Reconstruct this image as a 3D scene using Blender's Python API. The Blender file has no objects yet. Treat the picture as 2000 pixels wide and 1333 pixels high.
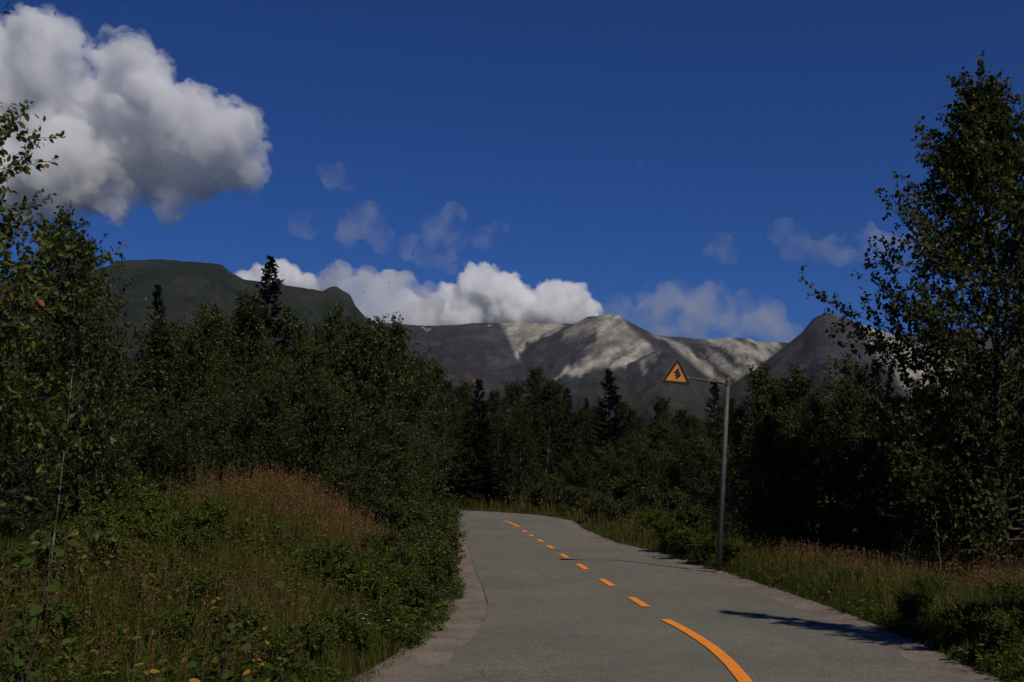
import bpy, math, random
import numpy as np
from mathutils import Vector, Matrix

# ------------------------------------------------------------------ scene, camera, light
sc = bpy.context.scene
col = sc.collection
F = 2222.0                                   # focal length in pixels of a 2000 px wide frame (40 mm)
CAM_Z = 2.09
TILT = math.radians(7.14)
cam_d = bpy.data.cameras.new('camera'); cam = bpy.data.objects.new('camera', cam_d); col.objects.link(cam)
cam_d.lens = 40.0; cam_d.sensor_width = 36.0; cam_d.clip_start = 0.1; cam_d.clip_end = 60000
cam.location = (0, 0, CAM_Z); cam.rotation_euler = (math.pi/2 + TILT, 0, 0)
sc.camera = cam

SUN_EL, SUN_AZ = math.radians(46), math.radians(147)          # azimuth clockwise from +Y
sv = Vector((math.sin(SUN_AZ)*math.cos(SUN_EL), math.cos(SUN_AZ)*math.cos(SUN_EL), math.sin(SUN_EL)))
sun_d = bpy.data.lights.new('sun', 'SUN'); sun = bpy.data.objects.new('sun', sun_d); col.objects.link(sun)
sun_d.energy = 4.7; sun_d.angle = math.radians(0.53); sun_d.color = (1.0, 0.93, 0.82)
sun.rotation_euler = sv.to_track_quat('Z', 'Y').to_euler(); sun.location = (20, -30, 40)

w = bpy.data.worlds.new('World'); sc.world = w; w.use_nodes = True
nt = w.node_tree; nt.nodes.clear()
sky = nt.nodes.new('ShaderNodeTexSky'); sky.sky_type = 'NISHITA'; sky.sun_disc = False
sky.sun_elevation = SUN_EL; sky.sun_rotation = SUN_AZ; sky.altitude = 1800; sky.air_density = 1.0; sky.dust_density = 0.15; sky.ozone_density = 3.0
hs = nt.nodes.new('ShaderNodeMix'); hs.data_type = 'RGBA'; hs.blend_type = 'MULTIPLY'; hs.inputs[0].default_value = 1.0; hs.inputs[7].default_value = (.22, .56, 1.24, 1)
bg = nt.nodes.new('ShaderNodeBackground'); bg.inputs['Strength'].default_value = 0.061
wo = nt.nodes.new('ShaderNodeOutputWorld')
nt.links.new(sky.outputs[0], hs.inputs[6]); nt.links.new(hs.outputs[2], bg.inputs[0]); nt.links.new(bg.outputs[0], wo.inputs[0])

sc.view_settings.view_transform = 'Standard'; sc.view_settings.look = 'None'
sc.view_settings.exposure = -0.64; sc.view_settings.gamma = 1.0; sc.view_settings.use_curve_mapping = False
sc.cycles.use_denoising = True
sc.cycles.max_bounces = 16; sc.cycles.diffuse_bounces = 3; sc.cycles.glossy_bounces = 2
sc.cycles.transmission_bounces = 4; sc.cycles.volume_bounces = 14; sc.cycles.transparent_max_bounces = 8
sc.cycles.sample_clamp_indirect = 5.0

# ------------------------------------------------------------------ helpers
def tag(o, label=None, cat=None, group=None, kind=None):
    if label: o['label'] = label
    if cat: o['category'] = cat
    if group: o['group'] = group
    if kind: o['kind'] = kind
    return o

def empty(name, loc=(0, 0, 0), rz=0.0):
    o = bpy.data.objects.new(name, None); o.empty_display_size = 0.2; col.objects.link(o)
    o.location = loc; o.rotation_euler = (0, 0, rz)
    return o

class MB:
    """collects vertices and faces, links them as one mesh object"""
    def __init__(s): s.v = []; s.f3 = []; s.f4 = []; s.m3 = []; s.m4 = []; s.n = 0
    def add(s, v, f, m=0):
        v = np.asarray(v, dtype=np.float32).reshape(-1, 3); f = np.asarray(f, dtype=np.int32)
        if len(f) == 0: return
        if f.shape[1] == 4: s.f4.append(f + s.n); s.m4.append(np.full(len(f), m, np.int32))
        else: s.f3.append(f + s.n); s.m3.append(np.full(len(f), m, np.int32))
        s.v.append(v); s.n += len(v)
    def add2(s, v, f3, f4, m=0):
        v = np.asarray(v, dtype=np.float32).reshape(-1, 3)
        if f3 is not None and len(f3): s.f3.append(np.asarray(f3, np.int32) + s.n); s.m3.append(np.full(len(f3), m, np.int32))
        if f4 is not None and len(f4): s.f4.append(np.asarray(f4, np.int32) + s.n); s.m4.append(np.full(len(f4), m, np.int32))
        s.v.append(v); s.n += len(v)
    def mesh(s, name, mats, smooth=False):
        me = bpy.data.meshes.new(name)
        v = np.concatenate(s.v); f3 = np.concatenate(s.f3) if s.f3 else np.zeros((0, 3), np.int32)
        f4 = np.concatenate(s.f4) if s.f4 else np.zeros((0, 4), np.int32)
        mi = np.concatenate(s.m3 + s.m4)
        me.vertices.add(len(v)); me.vertices.foreach_set('co', v.ravel())
        loops = np.concatenate([f3.ravel(), f4.ravel()]); me.loops.add(len(loops)); me.loops.foreach_set('vertex_index', loops)
        n3, n4 = len(f3), len(f4); me.polygons.add(n3 + n4)
        st = np.concatenate([np.arange(n3)*3, n3*3 + np.arange(n4)*4]).astype(np.int32)
        me.polygons.foreach_set('loop_start', st)
        me.polygons.foreach_set('material_index', mi)
        me.polygons.foreach_set('use_smooth', np.full(n3 + n4, smooth))
        for m in (mats if isinstance(mats, (list, tuple)) else [mats]): me.materials.append(m)
        me.update(calc_edges=True)
        return me
    def build(s, name, mats, parent=None, smooth=False):
        return link(name, s.mesh(name, mats, smooth), parent)

def link(name, me, parent=None):
    o = bpy.data.objects.new(name, me); col.objects.link(o)
    if parent: o.parent = parent
    return o

def tube(mb, pts, rad, sides=6, m=0, cap=False):
    pts = np.asarray(pts, float); n = len(pts); rad = np.broadcast_to(np.asarray(rad, float), (n,))
    t = np.gradient(pts, axis=0); t /= (np.linalg.norm(t, axis=1, keepdims=True) + 1e-9)
    ref = np.array([0, 0, 1.0]) if abs(t[:, 2]).mean() < 0.8 else np.array([1.0, 0, 0])
    a = np.cross(t, ref); a /= (np.linalg.norm(a, axis=1, keepdims=True) + 1e-9); b = np.cross(t, a)
    an = np.arange(sides)*2*math.pi/sides
    v = pts[:, None, :] + rad[:, None, None]*(np.cos(an)[None, :, None]*a[:, None, :] + np.sin(an)[None, :, None]*b[:, None, :])
    i = np.arange(n-1)[:, None]*sides; j = np.arange(sides)[None, :]; k = (j+1) % sides
    f = np.stack([i+j, i+k, i+sides+k, i+sides+j], -1).reshape(-1, 4)
    vv = v.reshape(-1, 3)
    if cap:
        c = len(vv); vv = np.concatenate([vv, pts[:1], pts[-1:]])
        f3 = [[c, (q+1) % sides, q] for q in range(sides)] + [[c+1, (n-1)*sides+q, (n-1)*sides+(q+1) % sides] for q in range(sides)]
        mb.add2(vv, f3, f, m)
    else: mb.add(vv, f, m)

def box(mb, c, s, m=0, rot=None):
    q = np.array([[x, y, z] for x in (-1, 1) for y in (-1, 1) for z in (-1, 1)], float)*np.asarray(s)/2
    if rot is not None: q = q @ np.asarray(rot).T
    mb.add(q + np.asarray(c), [[0, 1, 3, 2], [4, 6, 7, 5], [0, 4, 5, 1], [2, 3, 7, 6], [0, 2, 6, 4], [1, 5, 7, 3]], m)

def hash2(ix, iy, s):
    h = (ix.astype(np.int64)*374761393 + iy.astype(np.int64)*668265263 + s*1442695041) & 0x7fffffff
    h = ((h ^ (h >> 13))*1274126177) & 0x7fffffff
    return ((h ^ (h >> 16)) & 0xffff)/65535.0
def vnoise(x, y, s=0):
    x = np.asarray(x, float); y = np.asarray(y, float)
    ix = np.floor(x); iy = np.floor(y); fx = x-ix; fy = y-iy; fx = fx*fx*(3-2*fx); fy = fy*fy*(3-2*fy)
    a = hash2(ix, iy, s); b = hash2(ix+1, iy, s); c = hash2(ix, iy+1, s); d = hash2(ix+1, iy+1, s)
    return (a*(1-fx)+b*fx)*(1-fy) + (c*(1-fx)+d*fx)*fy
def fbm(x, y, o=4, s=0, ridged=False):
    t = 0; a = 0.5
    for k in range(o):
        n = vnoise(x*2**k+17.3*k, y*2**k+5.1*k, s+k)
        t = t + a*(1-abs(2*n-1) if ridged else n); a *= 0.5
    return t
def sstep(a, b, x):
    t = np.clip((np.asarray(x, float)-a)/(b-a), 0, 1); return t*t*(3-2*t)

def unit(v):
    v = np.asarray(v, float); return v/(np.linalg.norm(v, axis=-1, keepdims=True)+1e-9)

# ------------------------------------------------------------------ materials
def newmat(name):
    m = bpy.data.materials.new(name); m.use_nodes = True; nt = m.node_tree
    return m, nt, nt.nodes['Principled BSDF'], nt.links
def ramp(nt, fac, stops):
    r = nt.nodes.new('ShaderNodeValToRGB'); e = r.color_ramp.elements
    while len(e) < len(stops): e.new(0.5)
    for k, (p, c) in enumerate(stops): e[k].position = p; e[k].color = (*c, 1)
    nt.links.new(fac, r.inputs[0]); return r.outputs[0]
def noise(nt, scale, detail=4, rough=0.5, coord='Object', dist=0.0, vec=None):
    n = nt.nodes.new('ShaderNodeTexNoise'); n.inputs['Scale'].default_value = scale; n.inputs['Detail'].default_value = detail
    n.inputs['Roughness'].default_value = rough; n.inputs['Distortion'].default_value = dist
    if vec is None:
        tc = nt.nodes.new('ShaderNodeTexCoord'); vec = tc.outputs[coord]
    nt.links.new(vec, n.inputs['Vector']); return n.outputs['Fac']
def mixc(nt, fac, a, b, mode='MIX'):
    m = nt.nodes.new('ShaderNodeMix'); m.data_type = 'RGBA'; m.blend_type = mode
    for sock, v in ((m.inputs[0], fac), (m.inputs[6], a), (m.inputs[7], b)):
        if isinstance(v, (int, float)): sock.default_value = v
        elif isinstance(v, tuple): sock.default_value = (*v, 1)
        else: nt.links.new(v, sock)
    return m.outputs[2]
def bump(nt, bs, h, strength, dist=0.02):
    b = nt.nodes.new('ShaderNodeBump'); b.inputs['Strength'].default_value = strength; b.inputs['Distance'].default_value = dist
    nt.links.new(h, b.inputs['Height']); nt.links.new(b.outputs[0], bs.inputs['Normal'])

def leafmat(name, stops, rough=0.5, transl=0.25, tcol=(0.12, 0.17, 0.02), spec=0.18):
    m, nt, bs, L = newmat(name)
    g = nt.nodes.new('ShaderNodeNewGeometry')
    c = ramp(nt, g.outputs['Random Per Island'], stops)
    L.new(c, bs.inputs['Base Color']); bs.inputs['Roughness'].default_value = rough
    bs.inputs['Specular IOR Level'].default_value = spec
    tr = nt.nodes.new('ShaderNodeBsdfTranslucent'); L.new(mixc(nt, 0.6, c, tcol), tr.inputs[0])
    mx = nt.nodes.new('ShaderNodeMixShader'); mx.inputs[0].default_value = transl
    L.new(bs.outputs[0], mx.inputs[1]); L.new(tr.outputs[0], mx.inputs[2]); L.new(mx.outputs[0], nt.nodes['Material Output'].inputs[0])
    return m
def simple(name, stops, scale=5, detail=5, rough=0.8, bmp=0.0, bscale=30, metal=0.0, spec=0.4, bd=0.01):
    m, nt, bs, L = newmat(name)
    L.new(ramp(nt, noise(nt, scale, detail), stops), bs.inputs['Base Color'])
    bs.inputs['Roughness'].default_value = rough; bs.inputs['Metallic'].default_value = metal; bs.inputs['Specular IOR Level'].default_value = spec
    if bmp: bump(nt, bs, noise(nt, bscale, 4), bmp, bd)
    return m

M = {}
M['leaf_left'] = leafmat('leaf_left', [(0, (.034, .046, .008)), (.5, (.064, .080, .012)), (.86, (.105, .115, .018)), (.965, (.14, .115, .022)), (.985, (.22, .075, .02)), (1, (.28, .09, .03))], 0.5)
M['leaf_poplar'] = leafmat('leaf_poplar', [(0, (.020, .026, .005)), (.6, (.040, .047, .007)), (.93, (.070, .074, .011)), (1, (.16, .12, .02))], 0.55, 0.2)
M['leaf_alder'] = leafmat('leaf_alder', [(0, (.012, .020, .004)), (.5, (.028, .039, .006)), (.85, (.056, .068, .010)), (.96, (.085, .095, .016)), (1, (.12, .10, .02))], 0.5, 0.22, spec=.25)  # wide tone spread: sun highlights and deep shade put into the leaf colour
M['leaf_willow'] = leafmat('leaf_willow', [(0, (.014, .023, .004)), (.5, (.033, .045, .007)), (.85, (.066, .078, .011)), (.96, (.10, .108, .018)), (1, (.12, .10, .02))], 0.5, 0.22, spec=.25)  # pale and dark ends of the ramp stand in for sunlit and shaded leaves
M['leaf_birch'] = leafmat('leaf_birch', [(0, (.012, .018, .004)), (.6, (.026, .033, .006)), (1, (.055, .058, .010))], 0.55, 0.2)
M['needle'] = leafmat('needle', [(0, (.007, .012, .007)), (.6, (.012, .020, .010)), (1, (.022, .032, .015))], 0.6, 0.05, (.02, .04, .01), 0.25)
M['bark'] = simple('bark', [(.3, (.014, .011, .009)), (.7, (.042, .034, .027))], 14, 6, .9, .6, 40)
M['birch_bark'] = simple('birch_bark', [(.44, (.025, .02, .016)), (.54, (.17, .15, .125)), (.8, (.36, .33, .28))], 9, 5, .75, .3, 30)
M['twig'] = simple('twig', [(.3, (.03, .02, .014)), (.7, (.07, .048, .033))], 20, 3, .85)
M['red_stem'] = simple('red_stem', [(.3, (.03, .014, .010)), (.7, (.065, .028, .018))], 20, 3, .7)
M['grass'] = leafmat('grass', [(0, (.030, .042, .006)), (.5, (.060, .070, .010)), (.8, (.095, .092, .016)), (.93, (.13, .10, .025)), (1, (.20, .125, .045))], 0.7, 0.3, (.14, .16, .02), .12)
M['drygrass'] = leafmat('drygrass', [(0, (.115, .058, .024)), (.5, (.20, .098, .042)), (1, (.30, .165, .080))], 0.85, 0.3, (.28, .15, .06), .08)
M['weed'] = leafmat('weed', [(0, (.022, .038, .005)), (.5, (.046, .068, .009)), (.85, (.080, .105, .014)), (.95, (.12, .115, .015)), (1, (.24, .11, .02))], 0.6, 0.28)
M['sapling_leaf'] = leafmat('sapling_leaf', [(0, (.030, .050, .007)), (1, (.058, .080, .012))], 0.6, 0.3, spec=.1)
M['yellow_leaf'] = leafmat('yellow_leaf', [(0, (.22, .12, .015)), (1, (.36, .19, .03))], 0.55, 0.3, (.3, .2, .03))
M['bright_leaf'] = leafmat('bright_leaf', [(0, (.036, .058, .006)), (.7, (.070, .096, .010)), (1, (.115, .135, .016))], 0.6, 0.3, spec=.12)
M['yellow_petal'] = leafmat('yellow_petal', [(0, (.50, .30, .02)), (1, (.62, .40, .03))], 0.6, 0.2, (.5, .4, .05))
M['white_petal'] = leafmat('white_petal', [(0, (.62, .62, .60)), (1, (.75, .75, .73))], 0.6, 0.2, (.7, .7, .7))

def asphalt():
    m, nt, bs, L = newmat('asphalt')
    big = noise(nt, 0.35, 5, .6); fine = noise(nt, 34, 5, .85); mid = noise(nt, 3.5, 5, .65)
    c = ramp(nt, big, [(.3, (.126, .117, .090)), (.7, (.172, .161, .126))])
    c = mixc(nt, .8, c, ramp(nt, fine, [(.36, (.22, .22, .23)), (.5, (1.0, 1.0, 1.0)), (.64, (2.0, 1.95, 1.85))]), 'MULTIPLY')
    c = mixc(nt, .6, c, ramp(nt, mid, [(.35, (.78, .78, .8)), (.65, (1.12, 1.11, 1.08))]), 'MULTIPLY')
    vo = nt.nodes.new('ShaderNodeTexVoronoi'); vo.feature = 'DISTANCE_TO_EDGE'; vo.inputs['Scale'].default_value = .22
    tc = nt.nodes.new('ShaderNodeTexCoord'); wn = nt.nodes.new('ShaderNodeTexNoise'); wn.inputs['Scale'].default_value = 1.6; wn.inputs['Detail'].default_value = 6
    L.new(tc.outputs['Object'], wn.inputs['Vector']); L.new(mixc(nt, .35, tc.outputs['Object'], wn.outputs['Color'], 'ADD'), vo.inputs['Vector'])
    crk = ramp(nt, vo.outputs['Distance'], [(0, (1, 1, 1)), (.0022, (1, 1, 1)), (.0045, (0, 0, 0))])
    gate = ramp(nt, noise(nt, .30, 3, .5), [(.52, (0, 0, 0)), (.62, (.75, .75, .75))])
    c = mixc(nt, mixc(nt, 1.0, crk, gate, 'MULTIPLY'), c, (.03, .028, .024))
    c = mixc(nt, ramp(nt, noise(nt, .9, 6, .7, dist=1.2), [(.60, (0, 0, 0)), (.74, (.45, .45, .45))]), c, (.075, .068, .054))
    L.new(c, bs.inputs['Base Color']); bs.inputs['Roughness'].default_value = .85; bs.inputs['Specular IOR Level'].default_value = .3
    bump(nt, bs, fine, .8, .012)
    return m
M['asphalt'] = asphalt()
def concrete():
    m, nt, bs, L = newmat('shoulder_concrete')
    a = noise(nt, 1.3, 6, .7); b = noise(nt, 26, 4, .7); c0 = noise(nt, 2.6, 7, .75)
    c = ramp(nt, a, [(.3, (.115, .088, .064)), (.55, (.200, .154, .116)), (.75, (.27, .220, .172))])
    c = mixc(nt, .75, c, ramp(nt, b, [(.3, (.55, .55, .55)), (.6, (1.1, 1.1, 1.1))]), 'MULTIPLY')
    c = mixc(nt, ramp(nt, c0, [(.58, (0, 0, 0)), (.72, (.7, .7, .7))]), c, (.05, .038, .026))
    L.new(c, bs.inputs['Base Color']); bs.inputs['Roughness'].default_value = .9
    bump(nt, bs, b, .6, .01)
    return m
M['concrete'] = concrete()
def soil():
    m, nt, bs, L = newmat('soil')
    c = ramp(nt, noise(nt, .8, 6, .65), [(.3, (.020, .022, .010)), (.6, (.040, .034, .020)), (.8, (.055, .045, .028))])
    L.new(c, bs.inputs['Base Color']); bs.inputs['Roughness'].default_value = .95; bs.inputs['Specular IOR Level'].default_value = .1
    bump(nt, bs, noise(nt, 7, 5), .8, .1)
    return m
M['soil'] = soil()
def paint():
    m, nt, bs, L = newmat('road_paint')
    c = ramp(nt, noise(nt, 70, 3, .7), [(.30, (.24, .12, .06)), (.40, (.92, .265, .010)), (.7, (.97, .295, .013))])
    c = mixc(nt, .5, c, ramp(nt, noise(nt, 4, 5, .7), [(.35, (.75, .72, .7)), (.6, (1.05, 1.05, 1.05))]), 'MULTIPLY')
    L.new(c, bs.inputs['Base Color']); bs.inputs['Roughness'].default_value = .7
    bump(nt, bs, noise(nt, 60, 3, .7), .4, .004)
    return m
M['paint'] = paint()

# ------------------------------------------------------------------ road alignment (metres; left edge, right edge)
ST = [((-13, -34, 0), (-7, -36, 0)), ((-6.3, -12, 0), (-0.2, -14, 0)), ((-3.35, 0, 0), (2.7, -1.5, 0)), ((-1.85, 8, 0), (4.2, 7.5, 0)), ((-1.08, 12, 0), (4.62, 12, 0)),
      ((-.71, 14.3, 0), (4.80, 14.8, 0)), ((-.50, 16.6, 0), (4.86, 17.5, 0)), ((-.41, 19, 0), (4.82, 20.5, 0)), ((-.53, 22.6, 0), (4.66, 24, 0)),
      ((-.86, 27.3, .02), (4.36, 28.5, .02)), ((-1.18, 33, .05), (3.72, 34, .06)), ((-1.5, 38.5, .10), (2.95, 39, .11)), ((-2.0, 47, .18), (2.45, 48, .21)),
      ((-2.5, 54.5, .25), (2.25, 54.5, .33)), ((-3.0, 59, .30), (1.3, 58.8, .40)), ((-4.0, 61.5, .33), (0.0, 62.2, .45)), ((-5.8, 63.2, .36), (-3.6, 67.3, .54)),
      ((-9, 65, .40), (-8.2, 70.5, .60)), ((-16, 66.5, .45), (-16, 72.3, .66)), ((-30, 67, .5), (-30, 73, .7)), ((-60, 66, .5), (-60, 72, .7))]
def catmull(P, per=10):
    P = np.asarray(P, float); P = np.concatenate([2*P[:1]-P[1:2], P, 2*P[-1:]-P[-2:-1]]); out = []
    for i in range(1, len(P)-2):
        p0, p1, p2, p3 = P[i-1:i+3]
        for t in np.arange(per)/per:
            out.append(.5*((2*p1)+(p2-p0)*t+(2*p0-5*p1+4*p2-p3)*t*t+(3*p1-p0-3*p2+p3)*t**3))
    out.append(P[-2]); return np.array(out)
RL = catmull([a for a, b in ST]); RR = catmull([b for a, b in ST])
RC = (RL+RR)/2; RT = unit(np.gradient(RC, axis=0)*[1, 1, 0]); RN = np.stack([-RT[:, 1], RT[:, 0], 0*RT[:, 0]], -1)   # normal to the left
RW = np.linalg.norm((RL-RR)*RN, axis=1)/2
PEAK = 22.0
def road_rel(x, y):
    """signed distance past the left (+, side=1) or right edge (+, side=-1) of the asphalt, and road height there"""
    x = np.atleast_1d(np.asarray(x, float)); y = np.atleast_1d(np.asarray(y, float))
    s = np.empty(len(x)); side = np.empty(len(x)); z = np.empty(len(x))
    for a in range(0, len(x), 20000):
        px = x[a:a+20000]; py = y[a:a+20000]
        dd = (px[:, None]-RC[None, :, 0])**2 + (py[:, None]-RC[None, :, 1])**2
        k = dd.argmin(1); lat = (px-RC[k, 0])*RN[k, 0] + (py-RC[k, 1])*RN[k, 1]
        dist = np.sqrt(dd.min(1)); lat = np.where(np.abs(lat) > dist*.7, np.sign(lat)*dist, np.sign(lat)*dist)
        side[a:a+20000] = np.where(lat > 0, 1, -1); s[a:a+20000] = np.abs(lat) - RW[k]
        f = np.clip(lat/RW[k]*.5+.5, 0, 1); z[a:a+20000] = RR[k, 2]*(1-f) + RL[k, 2]*f
    return s, side, z
def ground_z(x, y):
    x = np.atleast_1d(np.asarray(x, float)); y = np.atleast_1d(np.asarray(y, float))
    s, side, z = road_rel(x, y)
    bh = np.interp(y, [-20, 6, 10, 14, 19, 23, 30, 40, 52, 60, 90], [.6, .75, .7, .75, 1.15, 1.35, 1.0, .6, .4, .3, .3])
    left = bh*sstep(.75, 4.2, s) + .25*np.exp(-((x+5.0)**2/5 + (y-PEAK)**2/8)) + .10*(fbm(x*.7, y*.7, 3, 5)-.45)*sstep(.8, 3, s)
    right = -.42*sstep(.7, 4.5, s)*sstep(50, 30, y) + .35*sstep(7, 16, s) + .12*(fbm(x*.6, y*.6, 3, 9)-.45)*sstep(.8, 3, s)
    g = z + np.where(side > 0, left, right)
    return np.where(s < .62, z-.07, np.where(s < .85, z-.07+(g-z+.07)*sstep(.62, .85, s), g))
def gz(x, y): return float(ground_z(x, y)[0])

def axis_pts(lo, hi, step, far, n):
    a = np.arange(lo, hi+step, step); e = np.geomspace(step, far-hi, n)
    l = np.geomspace(step, far+lo if lo > -far else 1, n)
    return np.concatenate([(lo-l)[::-1], a, hi+e])
gx = axis_pts(-22, 26, .5, 5000, 26); gy = np.concatenate([np.array([-600, -200, -90, -50]), np.arange(-30, 96, .5), 96+np.geomspace(1, 6500, 26)])
X, Y = np.meshgrid(gx, gy); Z = ground_z(X.ravel(), Y.ravel())
mb = MB(); nx = len(gx); i = np.arange(len(gy)-1)[:, None]*nx + np.arange(nx-1)[None, :]
mb.add(np.stack([X.ravel(), Y.ravel(), Z], -1), np.stack([i, i+1, i+nx+1, i+nx], -1).reshape(-1, 4))
tag(mb.build('ground', M['soil'], None, True), kind='structure')

# road slab with slightly ragged asphalt edges
rng = np.random.default_rng(4)
def dense(P, step=.12):
    d = np.concatenate([[0], np.cumsum(np.linalg.norm(np.diff(P, axis=0), axis=1))]); t = np.arange(0, d[-1], step)
    return np.stack([np.interp(t, d, P[:, k]) for k in range(3)], -1)
n_r = 1400
def resample(P, n):
    t = np.linspace(0, len(P)-1, n); k = np.arange(len(P)); return np.stack([np.interp(t, k, P[:, q]) for q in range(3)], -1)
eL = resample(RL, n_r); eR = resample(RR, n_r); tt = np.arange(n_r)
nl = resample(RN, n_r)
eLj = eL + nl*((fbm(tt*.22, tt*0, 3, 3)-.45)*.07)[:, None]; eRj = eR - nl*((fbm(tt*.22, tt*0+9, 3, 7)-.45)*.07)[:, None]
K = 12
rows = np.stack([eLj*(1-f) + eRj*f + np.array([0, 0, .03*math.sin(math.pi*f)]) for f in np.linspace(0, 1, K+1)], 1)
skirt = np.array([0, 0, -.12])
rows = np.concatenate([rows[:, :1]+skirt, rows, rows[:, -1:]+skirt], 1); kk = rows.shape[1]
mb = MB(); i = np.arange(n_r-1)[:, None]*kk + np.arange(kk-1)[None, :]
mb.add(rows.reshape(-1, 3), np.stack([i, i+kk, i+kk+1, i+1], -1).reshape(-1, 4))
road = tag(mb.build('road', M['asphalt'], None, False), kind='structure')
def road_top(x, y):
    d = (RC[:, 0]-x)**2 + (RC[:, 1]-y)**2; k = d.argmin(); lat = ((x-RC[k, 0])*RN[k, 0] + (y-RC[k, 1])*RN[k, 1])/RW[k]
    f = min(max(lat*.5+.5, 0), 1); return RR[k, 2]*(1-f)+RL[k, 2]*f + .03*math.sin(math.pi*f)

# concrete shoulders: a row of cast slabs on either side, joints between
def shoulder(name, edge, sgn, wid, seed):
    r = np.random.default_rng(seed); root = empty(name, (0, 0, 0)); tag(root, kind='structure')
    P = dense(edge); step = .12; per = int(round(4.0/step)); n = resample(RN, len(P))
    d = np.gradient(P, axis=0); d = unit(d*[1, 1, 0]); n = np.stack([-d[:, 1], d[:, 0], 0*d[:, 0]], -1)*sgn
    k0 = 0
    while k0 + 4 < len(P):
        k1 = min(k0+per, len(P)-1); q = P[k0:k1+1].copy(); m = n[k0:k1+1]
        dirn = unit(q[-1]-q[0]); q[0] += dirn*.012; q[-1] -= dirn*.012
        mid = q.mean(0)
        if mid[1] > -8 and mid[0] > -22:
            w0 = -.03; ww = wid + (fbm(np.arange(k0, k1+1)*.35, np.zeros(k1+1-k0), 3, seed)-.4)*.16
            dz = r.uniform(-.008, .008)
            a = q + m*w0 + [0, 0, -.014+dz]; b = q + m*ww[:, None] + [0, 0, .012+dz+r.uniform(-.006, .01)]
            mb = MB(); N = len(q)
            vv = np.stack([a-[0, 0, .16], a, b, b-[0, 0, .16]], 1).reshape(-1, 3); i = np.arange(N-1)[:, None]*4 + np.arange(3)[None, :]
            f = np.stack([i, i+1, i+5, i+4], -1).reshape(-1, 4)
            if sgn < 0: f = f[:, ::-1]
            ends = [[0, 3, 2, 1], [4*N-4, 4*N-3, 4*N-2, 4*N-1]]
            mb.add2(vv, None, np.concatenate([f, ends]))
            mb.build('concrete_slab', M['concrete'], root)
        k0 = k1
shoulder('road_shoulder_left', RL, 1, .74, 11); shoulder('road_shoulder_right', RR, -1, .55, 12)

# painted centre line: long solid line, dashes, far solid line
def paint_strip(name, pts, wid):
    P = np.asarray(pts, float); P = catmull(np.column_stack([P, 0*P[:, 0]]), 8) if len(P) > 2 else np.column_stack([np.linspace(P[0], P[1], 5), np.zeros(5)])
    d = unit(np.gradient(P, axis=0)); n = np.stack([-d[:, 1], d[:, 0], 0*d[:, 0]], -1)
    for q in range(len(P)): P[q, 2] = road_top(P[q, 0], P[q, 1]) + .012
    jl = (rng.random(len(P))-.5)[:, None]*.006; jr = (rng.random(len(P))-.5)[:, None]*.006
    v = np.stack([P+n*(wid/2+jl), P-n*(wid/2+jr)], 1).reshape(-1, 3); i = np.arange(len(P)-1)*2
    mb = MB(); mb.add(v, np.stack([i, i+1, i+3, i+2], -1)); return mb.build(name, M['paint'], road)
paint_strip('solid_line', [(-.4, 0), (1.3, 5), (2.12, 9.3), (2.42, 12), (2.53, 14.3), (2.46, 16.3), (2.33, 17.7)], .15)
for y0, y1 in ((19.5, 21.1), (23.4, 25.0), (27.6, 29.3), (31.5, 33.1), (35.4, 37.0), (38.7, 40.1), (42.0, 43.2), (45.3, 46.4)):
    cxs = np.interp([y0, y1], [17.7, 20.4, 24.2, 28.5, 32.4, 36.2, 39.6, 42.6, 46.5, 48.8], [2.35, 2.21, 1.98, 1.73, 1.45, 1.2, .97, .70, .47, .33])
    paint_strip('lane_dash', [(cxs[0], y0), (cxs[1], y1)], .15)
paint_strip('solid_line', [(.33, 48.8), (.12, 51), (-.24, 54), (-.40, 55)], .15)

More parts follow.
